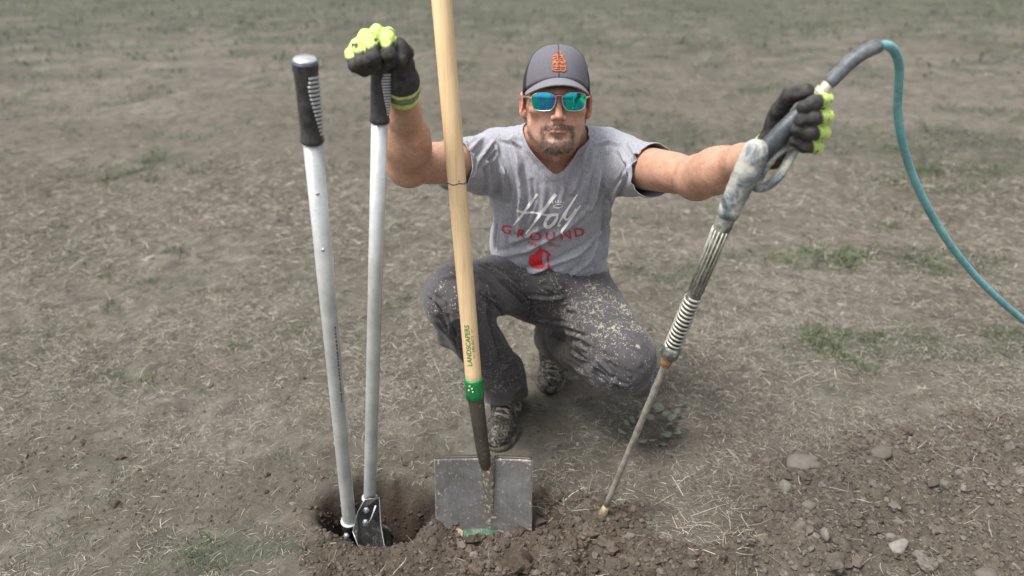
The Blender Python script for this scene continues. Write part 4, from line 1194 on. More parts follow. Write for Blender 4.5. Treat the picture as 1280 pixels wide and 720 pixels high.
# leather patch: stacked irregular silhouette
leath = plain('tan leather', (.36, .125, .058), .8, 0, .30, 240, .5, 300, )
PATCH = [(-9, -12), (-4, -13.5), (2, -13), (6, -14), (9.5, -12), (9.5, -6), (8, -4), (9.5, 0), (8, 4), (5.5, 5), (6.5, 8), (3.5, 9), (4, 12), (0.5, 14.5), (-2.5, 12.5), (-2.5, 9), (-5, 9), (-8.5, 8), (-9, 4), (-7, 1.5), (-8.5, -2), (-8, -5), (-9.5, -8)]
def cap_front(x, z, off):
    """point on the front of the cap at local x, z"""
    lo, hi = 0.0, 1.0; ph = math.asin(max(-1, min(1, x / .080)))
    for _ in range(30):
        m_ = (lo + hi) / 2
        if cap_point(ph, m_)[2] < z: lo = m_
        else: hi = m_
    q = np.array(cap_point(ph, lo)); return H(q[0], q[1] - off, q[2])
def patch_poly(poly, off, thick):
    nP = len(poly); c_ = np.mean(poly, axis=0); V = []
    for o_ in (0, thick):
        for x, z in poly: V.append(cap_front(x * 1e-3, .084 + z * 1e-3, off + o_))
        V.append(cap_front(c_[0] * 1e-3, .084 + c_[1] * 1e-3, off + o_))
    Q_ = [(k, (k + 1) % nP, nP + 1 + (k + 1) % nP, nP + 1 + k) for k in range(nP)]
    T_ = [(2 * nP + 1, nP + 1 + k, nP + 1 + (k + 1) % nP) for k in range(nP)]
    return np.array(V), np.array(Q_), np.array(T_)
part('leather_patch', patch_poly([(x * 1.75, z * 1.65) for x, z in PATCH], .0005, .0016), leath, capo, False, 'tan leather badge with uneven outline')
dleath = plain('burnt leather', (.16, .045, .02), .7)
marks = []
for (x0, z0, x1, z1) in ((-7, 6, -3, 6.5), (-1, 6.5, 3, 6), (-6.5, 3, -2, 4), (0, 4, 5, 3), (-4, .5, 0, 1.5), (1, 1.5, 6, 0), (-7, -4, -4, -3), (-2, -3.5, 3, -3), (4, -4, 7, -3), (-8, -8, -4, -7.5), (-3, -8.5, 1, -7.5), (2, -8, 8, -8), (-2, 11, 2, 10.5), (-7, -11, 7, -10.5)):
    marks.append(sweep(np.array([cap_front(a * 1.75e-3, .084 + c_ * 1.65e-3, .0024) for a, c_ in ((x0, z0), ((x0 + x1) / 2, (z0 + z1) / 2), (x1, z1))]), .0005, 6))
part('burnt_mark', marks, dleath, capo)

# ---------------------------------------------------------------- sunglasses
lensm, n, l, b = new_mat('mirrored lens'); nt = lensm.node_tree
tc_ = n.new('ShaderNodeTexCoord'); lw = n.new('ShaderNodeLayerWeight'); lw.inputs[0].default_value = .45
nl = nz(nt, 28, 3, .6, dist=1.5)
r = ramp(nt, nl.outputs['Fac'], [(.25, (.03, .55, .50)), (.42, (.02, .60, .42)), (.52, (.03, .45, .70)), (.66, (.12, .18, .75)), (.8, (.25, .12, .60))])
l.new(r.outputs[0], b.inputs['Base Color']); b.inputs['Metallic'].default_value = .95; b.inputs['Roughness'].default_value = .08
wire = plain('polished frame metal', (.60, .55, .48), .25, .9)
glasses = bpy.data.objects.new('sunglasses', None)
frames = []
LENS = [(-.0255, .0085), (-.014, .0165), (.0, .0185), (.013, .0170), (.0235, .0120), (.0265, .0050), (.0250, -.0080), (.0205, -.0170), (.0100, -.0205), (-.004, -.0210), (-.015, -.0190), (-.0215, -.0110), (-.0250, -.0010)]
lens_parts = []
def lens_pt(s, x, z):
    X = .0330 + x * 1.02
    y = -.1085 + 3.2 * X * X * 1.0 + .35 * z * z * 10 - .10 * (z + .02)
    return H(s * X, y, z - .0015)
for s in (-1, 1):
    poly = spline(np.array(LENS + [LENS[0]]) * [1 if s > 0 else 1, 1], 60)[:-1]
    # LENS is drawn with its inner side at negative x
    V = []; rings = 8
    for k in range(rings + 1):
        f_ = 1 - k / rings
        for (x, z) in poly: V.append(lens_pt(s, x * f_ if k < rings else 0 + x * .001, z * f_))
    m_ = len(poly)
    F = [(k * m_ + j, k * m_ + (j + 1) % m_, (k + 1) * m_ + (j + 1) % m_, (k + 1) * m_ + j) for k in range(rings) for j in range(m_)]
    F = np.array(F); F = F if s < 0 else F[:, ::-1]
    lens_parts.append((np.array(V), F))
    rim = np.array([lens_pt(s, x * 1.02, z * 1.02) for x, z in poly]); rim = np.vstack([rim, rim[:1]])
    frames.append(sweep(rim, .0011, 8, False))
    hinge = lens_pt(s, .0262, .0060)
    frames.append(sweep(spline([hinge, H(s * .0665, -.080, .006), H(s * .0715, -.060, .006), H(s * .0765, -.02, .006), H(s * .078, .012, .002)], 20), .0018, 8, True, (1, 1.4)))
frames.append(sweep(spline([lens_pt(-1, -.0225, .010), H(-.004, -.1125, .0105), H(.004, -.1125, .0105), lens_pt(1, -.0225, .010)], 14), .0014, 8))
frames.append(sweep(spline([lens_pt(-1, -.0252, .002), H(-.008, -.105, .003)], 5), .0010, 6)); frames.append(sweep(spline([lens_pt(1, -.0252, .002), H(.008, -.105, .003)], 5), .0010, 6))
gl = part('sunglasses', frames, wire, person, label='sunglasses with blue-green mirrored lenses and thin metal frame')
for V, F in lens_parts: part('lens', (V, F, np.zeros((0, 3), int)), lensm, gl)

# ---------------------------------------------------------------- small microphone clip on the collar
q = hit(tT, 703, 208)
if q is not None: part('collar_microphone', [sweep([q + [0, -.002, .008], q + [0, -.004, -.004]], .0028, 10), sweep([q + [.002, -.003, .004], q + [.012, -.0, .018]], .0012, 6)], blackrub, person)

# ---------------------------------------------------------------- gloves
glm = attr_mat('work glove', .75, .18, 90, .6, 300, spec=.35)
HIVIS = np.array([.48, .68, .12]); PALE = np.array([.80, .88, .52]); NITR = np.array([.022, .022, .023]); DUST = np.array([.115, .100, .085])
def glove(name, chains, palm, wrist, cuffdir, dorsal_pts, pd, label, s0=.34, cutd=.034, fr=.0115):
    allp = np.concatenate([np.array(c_) for c_ in chains] + [np.array([p_ for q_ in palm for p_ in q_[:2]])] + [np.array([wrist])])
    lo, hi = allp.min(0) - .045, allp.max(0) + .045
    lo = np.minimum(lo, wrist - .06); hi = np.maximum(hi, wrist + .06)
    D = Field(lin(lo[0], hi[0], .0019), lin(lo[1], hi[1], .0022), lin(lo[2], hi[2], .0019))
    for (a, b_, ra, rb, k) in palm: D.cap(a, b_, ra, rb, k)
    for ci, ch in enumerate(chains):
        f = fr * (.93 if ci == 3 else 1.0) * (1.2 if ci == 4 else 1)
        rs = [f * 1.02, f * 1.05, f * .98, f * .93, f * .9][:len(ch)]
        G = Field.__new__(Field); 
        D.chain([np.array(p_) for p_ in ch], rs, .0035 if ci != 4 else .006)
        for m_ in (1, 2):
            if m_ < len(ch) and ci != 4: D.ell(ch[m_], (f * 1.07,) * 3, None, .004)
    D.cap(wrist, wrist + cuffdir * .04, .0295, .0315, .012)
    V, F = D.mesh(); V = relax(V, F, 1, .4)
    c = (V - (wrist + cuffdir * cutd)) @ cuffdir
    V, Fl, _ = clip_mesh(V, F, c)
    N = nrm_mixed(V, Fl)
    best = np.full(len(V), 9.); par = np.zeros(len(V)); which = np.zeros(len(V), int)
    for ci, ch in enumerate(chains):
        d, t = seg_dist(V, np.array(ch)); d = d - .001 * (ci == 4); m_ = d < best
        best[m_] = d[m_]; par[m_] = t[m_]; which[m_] = ci
    dd = N @ dorsal_pts
    nn = fbm(V * 300, 2, 91)
    onf = best < fr * 1.5
    yel = np.where(onf, sstep(-.03, .03, (s0 + .17 * dd + .02 * nn) - par), sstep(-.05, .10, N @ pd + .1 * nn - .15))
    yel = np.where((which == 4) & onf, 0, yel)
    wz_ = (V - wrist) @ cuffdir
    cuff = sstep(-.008, -.003, wz_)
    hv = HIVIS[None] * (1 - sstep(.25, .9, N[:, 2])[:, None] * .0) ; hv = hv * .8 + PALE * .2
    blk = NITR + (DUST - NITR) * np.clip(.35 + .5 * fbm(V * 120, 3, 92), 0, 1)[:, None] * .6
    C = hv * yel[:, None] + blk * (1 - yel[:, None])
    sp_ = (fbm(V * 120, 3, 94) > .62)[:, None]; C = np.where(sp_ & (yel[:, None] > .5), DUST * .5, C)
    stripe = (np.abs(wz_ - .012) < .010)[:, None]
    C = np.where(cuff[:, None] > .5, np.where(stripe, np.array([.22, .24, .17]), hv), C)
    V = V + N * (.0007 * fbm(V * 130, 3, 95) + .0006 * (np.abs(wz_ - .012) < .003))[:, None]
    o = mesh_np(name, V, Fl, glm, person, True, np.clip(C, 0, 1)); o['label'] = label
    sl = o.modifiers.new('thickness', 'SOLIDIFY'); sl.thickness = .0016; sl.offset = -1
    return o
# his right hand: lying over the top of the digger's far grip, fingers hanging down in front
GT_R = P(477, 84, 1.345)                                # top of that grip
ch_r = [[P(486, 42, 1.345), P(484, 52, 1.300), P(486, 68, 1.285), P(486, 79, 1.295)],      # index
        [P(471, 38, 1.345), P(466, 50, 1.293), P(466, 72, 1.272), P(471, 84, 1.288)],      # middle
        [P(457, 44, 1.345), P(450, 58, 1.296), P(453, 77, 1.277), P(462, 86, 1.290)],      # ring
        [P(447, 55, 1.345), P(440, 68, 1.305), P(444, 82, 1.287), P(455, 89, 1.295)],      # little finger
        [P(500, 88, 1.375), P(508, 72, 1.350), P(503, 57, 1.325), P(499, 73, 1.305), P(496, 84, 1.300)]]
ch_r[4] = [P(503, 86, 1.372), P(506, 66, 1.352), P(499, 58, 1.325), P(500, 74, 1.303)]
fo_r = (WRI_R - ELB_R) / np.linalg.norm(WRI_R - ELB_R)
wr_r = WRI_R + fo_r * .016
palm_r = [(wr_r, P(486, 54, 1.36), .027, .017, .015), (wr_r, P(470, 52, 1.36), .025, .017, .02), (P(497, 84, 1.385), P(452, 62, 1.36), .022, .016, .02), (wr_r, P(504, 78, 1.37), .022, .018, .015)]
glove('glove', ch_r, palm_r, wr_r, -fo_r, np.array([-.25, -.45, .85]) / 1.0, np.array([-.6, .4, .7]), 'black-dipped hi-vis yellow glove draped over the digger grip', .38)
# his left hand: closed round the grip of the lance gun
ch_l = [[P(1018, 122, 1.285), P(1031, 124, 1.245), P(1017, 129, 1.195), P(1004, 134, 1.190)],
        [P(1020, 141, 1.285), P(1032, 146, 1.240), P(1015, 148, 1.190), P(1001, 150, 1.187)],
        [P(1018, 158, 1.285), P(1028, 166, 1.240), P(1011, 166, 1.190), P(997, 162, 1.190)],
        [P(1010, 172, 1.285), P(1020, 184, 1.245), P(1005, 182, 1.200), P(994, 176, 1.200)],
        [P(966, 160, 1.295), P(974, 138, 1.275), P(988, 119, 1.250), P(1008, 114, 1.232)]]
fo_l = (WRI_L - ELB_L) / np.linalg.norm(WRI_L - ELB_L)
wr_l = WRI_L + fo_l * .016
palm_l = [(wr_l, P(1012, 132, 1.29), .024, .016, .015), (wr_l, P(1008, 156, 1.29), .024, .017, .02), (wr_l, P(1004, 168, 1.288), .023, .016, .02), (wr_l, P(972, 146, 1.29), .024, .018, .015)]
glove('glove', ch_l, palm_l, wr_l, -fo_l, np.array([.85, .35, .1]), np.array([.7, .6, -.1]), 'black-dipped hi-vis yellow glove closed round the lance grip', .49)
# white tag at the right cuff
tq = P(491, 115, 1.355)
part('glove_tag', boxat(tq, (.010, .0015, .008), np.array([[.9, 0, -.35], [0, 1, 0], [.35, 0, .9]])), plain('tag cloth', (.75, .72, .72), .8), person, False)

threadm = plain('dark seam stitching', (.030, .028, .031), .9)
for q_ in SEAM_LINES:
    if q_ is not None: part('seam', sweep(q_, .0011, 6), threadm, trousers)
if POCKET_LINE is not None: part('pocket_edge', sweep(POCKET_LINE, .0032, 8), plain('black pocket edge', (.018, .017, .018), .8), trousers)

# ---------------------------------------------------------------- boots
btm, n, l, b = new_mat('muddy patterned boot'); nt = btm.node_tree
v1 = nz(nt, 55, 5, .75, dist=2.5); v2 = nz(nt, 17, 3, .5, dist=1)
r1 = ramp(nt, v1.outputs['Fac'], [(.40, (.012, .011, .010)), (.5, (.06, .052, .042)), (.56, (.20, .175, .14)), (.66, (.42, .39, .33))])
r2 = ramp(nt, v2.outputs['Fac'], [(.42, (.35, .35, .35)), (.6, (1.0, 1.0, 1.0))])
l.new(mix(nt, 1, r1.outputs[0], r2.outputs[0], 'MULTIPLY'), b.inputs['Base Color']); b.inputs['Roughness'].default_value = .75; bump(nt, b, v1.outputs['Fac'], .8, .003)
solem = plain('mud-caked sole', (.055, .045, .036), .9, 0, .5, 40, .7, 120, (.15, .12, .09))
lacem = plain('muddy lace', (.26, .23, .19), .85, 0, .4, 90)
def boot(heel, fwd, up, ank, label, laces=True, flex=0.0):
    fwd = np.asarray(fwd, float); fwd /= np.linalg.norm(fwd); up = np.asarray(up, float); up -= fwd * (up @ fwd); up /= np.linalg.norm(up); sd_ = np.cross(fwd, up)
    A = np.column_stack([fwd, sd_, up])
    def L_(x, y, z):
        q = heel + A @ np.array([x, y, z])
        if flex and x > .19:                            # the toes stay flat on the ground when the heel is raised
            hinge_ = heel + A @ np.array([.19, y, z]); q = hinge_ + np.array([fwd[0], fwd[1], 0]) / max(1e-6, np.hypot(fwd[0], fwd[1])) * (x - .19)
        return q
    lo = np.minimum.reduce([L_(x, y, z) for x in (-.03, .31) for y in (-.06, .06) for z in (-.02, .17)] + [ank]) - .03; hi = np.maximum.reduce([L_(x, y, z) for x in (-.03, .31) for y in (-.06, .06) for z in (-.02, .17)] + [ank]) + .03
    U = Field(lin(lo[0], hi[0], .0036), lin(lo[1], hi[1], .0036), lin(lo[2], hi[2], .0036))
    U.cap(L_(.045, 0, .050), L_(.13, 0, .052), .035, .040, .02); U.cap(L_(.13, 0, .050), L_(.215, .004, .040), .040, .035, .02)
    U.cap(L_(.200, .012, .034), L_(.262, .006, .032), .033, .026, .02); U.cap(L_(.200, -.014, .034), L_(.245, -.010, .030), .030, .024, .02)
    U.cap(L_(.06, 0, .06), L_(.058, 0, .135), .037, .041, .02); U.cap(L_(.06, 0, .12), L_(.13, 0, .065), .033, .030, .03); U.cap(L_(.035, 0, .04), L_(.032, 0, .10), .030, .028, .02)
    V, F = U.mesh(); V = relax(V, F, 1, .5); N = vnormals(V, F); V = V + N * (.0025 * fbm(V * 45, 3, 96))[:, None]
    cc_ = (V - (heel + A @ np.array([0, 0, .020]))) @ up
    o = mesh_np('boot', V, F, btm, person, True); o['label'] = label
    # sole
    out = [(-.002, 0), (.004, .026), (.03, .036), (.08, .035), (.13, .037), (.19, .049), (.235, .047), (.268, .032), (.285, .006), (.278, -.022), (.25, -.040), (.20, -.047), (.14, -.036), (.08, -.034), (.03, -.034), (.004, -.026)]
    op = spline(np.array(out + [out[0]]), 72)[:-1]; m_ = len(op); V = []
    rings = [(0.0, .93, 0), (.004, 1.0, 0), (.020, 1.0, 0), (.026, .95, 0)]
    for k, (z, sc, _) in enumerate(rings):
        for j, (x, y) in enumerate(op):
            lug = .0022 * (1 if (j // 2) % 2 else 0) if k in (0, 1) else 0
            V.append(L_(.14 + (x - .14) * sc, y * sc * (1 - lug * 8), z + lug))
    for z in (.004, .026): V.append(L_(.14, 0, z))
    Q_ = [(k * m_ + j, k * m_ + (j + 1) % m_, (k + 1) * m_ + (j + 1) % m_, (k + 1) * m_ + j) for k in range(3) for j in range(m_)]
    T_ = [(4 * m_, (j + 1) % m_, j) for j in range(m_)] + [(4 * m_ + 1, 3 * m_ + j, 3 * m_ + (j + 1) % m_) for j in range(m_)]
    part('sole', (np.array(V), np.array(Q_)[:, ::-1], np.array(T_)[:, ::-1]), solem, o)
    if laces:
        tr = bvh(o_V := N * 0 + (mesh_xyz(o)), F)
        def onb(x, y):
            st = L_(x, y, .20); r_ = tr.ray_cast(Vector(st.tolist()), Vector((-up).tolist()))
            return None if r_[0] is None else np.array(r_[0][:]) + up * .0015
        ls = []
        for k in range(5):
            x = .118 + k * .020; w_ = .017 + .001 * k
            for (a, b_) in ((x, x + .010), (x + .010, x)):
                p_ = [onb(a + (b_ - a) * t, -w_ + 2 * w_ * t) for t in np.linspace(0, 1, 7)]
                p_ = [q_ for q_ in p_ if q_ is not None]
                if len(p_) > 3: ls.append(sweep(np.array(p_), .0021, 8))
        k0 = onb(.112, 0)
        if k0 is not None:
            for s in (-1, 1):
                ls.append(sweep(spline([k0, k0 + sd_ * s * .016 + up * .010, k0 + sd_ * s * .032 + fwd * .006, k0 + sd_ * s * .020 + fwd * .012 - up * .004, k0 + fwd * .004], 16), .0020, 8))
                ls.append(sweep(spline([k0, k0 + sd_ * s * .015 + fwd * .018, k0 + sd_ * s * .024 + fwd * .035 - up * .012], 10), .0018, 8))
        if ls: part('lace', ls, lacem, o)
    return o
def mesh_xyz(o):
    a = np.zeros(len(o.data.vertices) * 3); o.data.vertices.foreach_get('co', a); return a.reshape(-1, 3)
toe = G0(622, 565); heelp = np.array([ANK_R[0] + .010, 1.925, g1(ANK_R[0], 1.92) + .002])
dv = toe - heelp; dv[2] = 0; dv /= np.linalg.norm(dv)
heelp = np.array([toe[0], toe[1], heelp[2]]) - dv * .272
boot(heelp, dv, (0, 0, 1), ANK_R, 'muddy patterned boot planted flat, behind the shovel')
tl_ = np.array([.120, 2.000, g1(.12, 1.95) + .001]); fl_ = np.array([-.10, -.80, -.62]); fl_ /= np.linalg.norm(fl_)
ball = tl_ + np.array([.01, .09, 0]); upv = np.array([0, -.62, .8])
boot(ball - fl_ * .19, fl_, upv, ANK_L, 'muddy boot up on its toes under the bent leg', True, flex=1)
# ================================================================ chest print, draped on the shirt
whitep = plain('white print ink', (.88, .88, .89), .7, 0, .06, 150); redp = plain('red print ink', (.50, .018, .030), .7, 0, .15, 150)
def drape(name, polys, mat, parent, tree, off=.0012, maxe=2.5):
    """polys: triangles in photograph pixels [(3,2)...]; finely cut, then laid on the cloth"""
    V, F = [], []
    st = [np.array(t, float) for t in polys]
    out = []
    while st:
        t = st.pop(); e = [np.linalg.norm(t[i] - t[(i + 1) % 3]) for i in range(3)]; k = int(np.argmax(e))
        if e[k] > maxe:
            m_ = (t[k] + t[(k + 1) % 3]) / 2; st.append(np.array([t[k], m_, t[(k + 2) % 3]])); st.append(np.array([m_, t[(k + 1) % 3], t[(k + 2) % 3]]))
        else: out.append(t)
    cache = {}
    for t in out:
        f = []
        for p in t:
            key = (round(p[0], 2), round(p[1], 2))
            if key not in cache:
                r = tree.ray_cast(CAMP, Vector(ray(*key).tolist()))
                if r[0] is None: cache[key] = None
                else:
                    nn = r[1]; d = Vector(ray(*key).tolist())
                    if nn.dot(d) > 0: nn = -nn
                    cache[key] = len(V); V.append((np.array(r[0][:]) + np.array(nn[:]) * off * .4 - np.array(d[:]) * off))
            f.append(cache[key])
        if None not in f: F.append(f)
    return mesh_np(name, np.array(V), np.array(F), mat, parent, True)
def stroke(pts, w, n_=24):
    """brush stroke: (x, y, relative width) -> triangles"""
    p = spline(np.array([q[:2] for q in pts]), n_); ws = np.interp(np.linspace(0, 1, n_), np.linspace(0, 1, len(pts)), [q[2] for q in pts]) * w / 2
    tg = np.gradient(p, axis=0); tg /= np.linalg.norm(tg, axis=1, keepdims=True); nr = np.column_stack([-tg[:, 1], tg[:, 0]])
    a, b_ = p + nr * ws[:, None], p - nr * ws[:, None]; T_ = []
    for i in range(n_ - 1): T_ += [(a[i], b_[i], b_[i + 1]), (a[i], b_[i + 1], a[i + 1])]
    return T_
hz = lambda x, y: (610 + x / 5.536, 220 + y / 5.536)         # from the enlarged photograph
def S_(pts, w=3.2): return stroke([(*hz(x, y), r_) for x, y, r_ in pts], w)
holy = []
holy += S_([(343, 122, .9), (300, 180, 1.1), (240, 262, 1.1), (178, 342, .4)])
holy += S_([(200, 238, 1.2), (250, 252, .9), (320, 252, .7), (400, 268, .8), (490, 262, .5)])
holy += S_([(470, 125, 1.3), (430, 175, 1.3), (370, 255, 1.2), (310, 335, .9), (262, 402, .4)])
holy += S_([(470, 268, .9), (430, 272, 1.3), (398, 315, 1.5), (402, 352, 1.3), (440, 340, 1.2), (472, 300, 1.1), (478, 268, .8), (452, 262, .6)])
holy += S_([(618, 125, .5), (570, 200, 1.0), (520, 275, 1.0), (484, 340, .8), (505, 338, .6)], 2.8)
holy += S_([(550, 235, .7), (530, 285, 1.0), (545, 300, 1.0), (580, 270, .9), (610, 225, .6)], 3.0)
holy += S_([(640, 202, .4), (600, 255, 1.1), (550, 330, 1.1), (510, 385, 1.0), (520, 405, .5)], 3.0)
holy += S_([(450, 210, .5), (478, 220, .9), (510, 212, .9), (512, 198, .6), (480, 196, .6), (450, 208, .5)], 1.6)
for (a, b_) in (((452, 190), (446, 178)), ((470, 186), (466, 172)), ((486, 184), (487, 170)), ((502, 184), (508, 171)), ((516, 188), (526, 178))): holy += S_([(*a, .8), (*b_, .8)], 1.3)
drape('chest_lettering', holy, whitep, shirt, tT, .0022)['label'] = 'white brush lettering on the chest'

def glyphs(text, size, parent_off=(0, 0), space=1.0, bold=0.0, ysc=1.0, shear=0.0):
    """outline of a text as triangles in its own plane"""
    cu = bpy.data.curves.new('t', 'FONT'); cu.body = text; cu.size = size; cu.space_character = space; cu.offset = bold; cu.shear = shear; cu.resolution_u = 4
    ob = bpy.data.objects.new('t', cu); S.collection.objects.link(ob); bpy.context.view_layer.update()
    me = bpy.data.meshes.new_from_object(ob.evaluated_get(bpy.context.evaluated_depsgraph_get()))
    me.calc_loop_triangles(); v = [x.co[:2] for x in me.vertices]
    T_ = [[np.array(v[i]) * [1, ysc] for i in t.vertices] for t in me.loop_triangles]
    bpy.data.objects.remove(ob); bpy.data.meshes.remove(me); bpy.data.curves.remove(cu)
    return T_
def letters(word, size, places, mat, name, bold, xs_=1.0):
    out = []
    for ch, (x, y, rot) in zip(word, places):
        T_ = glyphs(ch, size, bold=bold); al = np.concatenate([np.array(t) for t in T_]); c_ = (al.min(0) + al.max(0)) / 2
        r_ = math.radians(rot); cr, sr = math.cos(r_), math.sin(r_); cx_, cy_ = hz(x, y)
        for t in T_:
            o_ = []
            for p in t:
                q = (p - c_) * [xs_, 1]; o_.append((cx_ + q[0] * cr - q[1] * sr, cy_ - (q[0] * sr + q[1] * cr)))
            out.append(o_)
    return out
gr = letters('GROUND', 14.5, [(128, 368, -14), (232, 400, -8), (330, 418, -2), (432, 418, 2), (540, 410, 7), (632, 388, 12)], redp, 'g', .12, 1.32)
gr += letters('SINCE2014', 6.2, [(281, 458, -14), (300, 466, -12), (316, 474, -10), (338, 482, -8), (360, 487, -5), (424, 470, 2), (446, 474, 0), (468, 480, -2), (488, 482, 0)], redp, 's', .0, 1.1)
# emblem: a rounded hexagonal blot with a grey window and small arm at the right
def fan(poly): c_ = np.mean(poly, axis=0); return [(c_, poly[i], poly[(i + 1) % len(poly)]) for i in range(len(poly))]
em = [hz(x, y) for x, y in ((365, 500), (388, 515), (378, 535), (372, 560), (376, 600), (395, 618), (380, 636), (345, 644), (305, 630), (286, 605), (284, 560), (296, 548), (320, 540))]
gr += fan(np.array(em)); gr += S_([(380, 512, 1), (410, 530, 1.1), (432, 552, 1)], 3.2); gr += S_([(415, 548, 1), (414, 575, 1), (418, 598, .8)], 2.6); gr += S_([(408, 620, 1), (430, 624, 1.1)], 3.0); gr += S_([(420, 606, 1), (422, 640, .7)], 2.4)
gr += S_([(296, 552, .8), (286, 590, .8), (292, 616, .8)], 2.2)
drape('chest_lettering', gr, redp, shirt, tT, .0017)['label'] = 'red arched lettering and round emblem below it'
# ================================================================ post hole digger
alu, n, l, b = new_mat('pale scuffed tube'); nt = alu.node_tree
t1 = nz(nt, 14, 6, .7); t2 = nz(nt, 160, 4, .7)
r = ramp(nt, t1.outputs['Fac'], [(.35, (.42, .44, .43)), (.65, (.60, .62, .61))]); r2 = ramp(nt, t2.outputs['Fac'], [(.60, (1, 1, 1)), (.72, (.70, .66, .60))])
l.new(mix(nt, 1, r.outputs[0], r2.outputs[0], 'MULTIPLY'), b.inputs['Base Color']); b.inputs['Roughness'].default_value = .32; b.inputs['Metallic'].default_value = .35; b.inputs['Coat Weight'].default_value = .2
rub, n, l, b = new_mat('black moulded grip'); nt = rub.node_tree
t1 = nz(nt, 60, 5, .7); r = ramp(nt, t1.outputs['Fac'], [(.4, (.020, .022, .022)), (.75, (.075, .074, .068))]); l.new(r.outputs[0], b.inputs['Base Color']); b.inputs['Roughness'].default_value = .42; bump(nt, b, t1.outputs['Fac'], .15, .001)
ribm = plain('grey grip ribs', (.48, .49, .49), .5, .2); chrome = plain('bright end cap', (.70, .70, .74), .22, .7, .1, 60); bluem = plain('cap rim', (.05, .06, .085), .35)
steelk, n, l, b = new_mat('black painted steel, scuffed'); nt = steelk.node_tree
t1 = nz(nt, 70, 6, .75, dist=1); r = ramp(nt, t1.outputs['Fac'], [(.52, (.012, .012, .013)), (.64, (.10, .085, .07))]); l.new(r.outputs[0], b.inputs['Base Color']); b.inputs['Roughness'].default_value = .5
boltm = plain('zinc bolt', (.55, .58, .62), .3, .9, .2, 90)
markm = plain('dark printing', (.05, .05, .055), .7)
DL0, DL1 = P(437, 655, 1.40), P(381, 76, 1.20)          # near handle: foot, top
DR0, DR1 = P(462, 627, 1.445), GT_R + np.array([0, 0, .012])
digger = thing('post_hole_digger', (HOLE[0], HOLE[1] - .04, 0), 'two-handled post hole digger with black grips standing in the fresh hole', 'digger')
for (a, b_, rad, is_near) in ((DL0, DL1, .0160, True), (DR0, DR1, .0150, False)):
    d = (b_ - a); Ln = np.linalg.norm(d); d /= Ln
    gl_ = .137 if is_near else .112
    hd = part('handle', turned(a, b_, [(-.02, rad), (.0, rad), (.3, rad), (.6, rad), (Ln - gl_ + .01, rad)], 28), alu, digger)
    hd['label'] = 'pale tubular handle leaning left towards the camera' if is_near else 'pale tubular handle under the gloved hand'
    R_ = rad * 1.17
    gp_ = a + d * (Ln - gl_)
    pf = [(0, rad * 1.15), (.002, rad * 1.24), (.006, rad * 1.26), (.010, rad * 1.15), (.03, R_ * .98), (.06, R_ * 1.0), (.085, R_ * .98), (gl_ - .02, R_ * 1.04), (gl_ - .006, R_ * 1.10), (gl_ - .002, R_ * 1.06), (gl_, R_ * .9)]
    grp = part('grip', turned(gp_, b_, pf, 32), rub, digger)
    part('end_cap', [turned(gp_, b_, [(gl_ - .001, R_ * .98), (gl_ + .0025, R_ * .98), (gl_ + .0045, R_ * .90), (gl_ + .005, .001)], 28)], chrome, grp)
    part('cap_ring', turned(gp_, b_, [(gl_ - .005, R_ * 1.09), (gl_ - .0045, R_ * 1.12), (gl_ - .0012, R_ * 1.12), (gl_ - .001, R_ * 1.05)], 28), bluem, grp)
    # finger ribs on the side facing right and to the front
    side_ = np.array([1.0, -.25, 0]) if is_near else np.array([1.0, -.30, 0]); side_ -= d * (side_ @ d); side_ /= np.linalg.norm(side_); bn = np.cross(d, side_)
    nr = 15
    rib_me = None
    for k in range(nr):
        t_ = .018 + k * ((gl_ - .035) / nr); f_ = k / (nr - 1)
        half = .95 * (1 - .75 * (1 - f_) ** 1.5) if f_ < .8 else .95 * (1 - .9 * (f_ - .8))
        aa_ = np.linspace(-half * .55, half * 1.15, 9); rr_ = R_ * (1.0 + .02 * math.sin(f_ * 3))
        pts = np.array([gp_ + d * (t_ + .0012 * math.sin(x * 2)) + (rr_ + .0004) * (math.cos(x) * side_ + math.sin(x) * (-bn if bn[1] > 0 else bn)) for x in aa_])
        part('rib', sweep(pts, .0021, 6), ribm, grp)
    if is_near:                                         # worn printing along the right side of the tube
        sd2 = np.array([.72, -.70, 0]); mk = []
        tk = .42; rnd = random.Random(4)
        while tk < .62:
            w_ = rnd.uniform(.002, .006)
            mk.append(sweep([a + d * tk + sd2 * rad * 1.015 + bn * 0, a + d * (tk + w_) + sd2 * rad * 1.015], .0016, 5)); tk += w_ + rnd.uniform(.003, .006)
        part('worn_marking', mk, markm, hd)
        for tz in (.80, .70): part('rivet', turned(a + d * (Ln * tz) + np.array([.004, -rad * .98, 0]), a + d * (Ln * tz) + np.array([.004, -.2, 0]), [(0, .0035), (.001, .0030), (.0014, .001)], 12), boltm, hd)
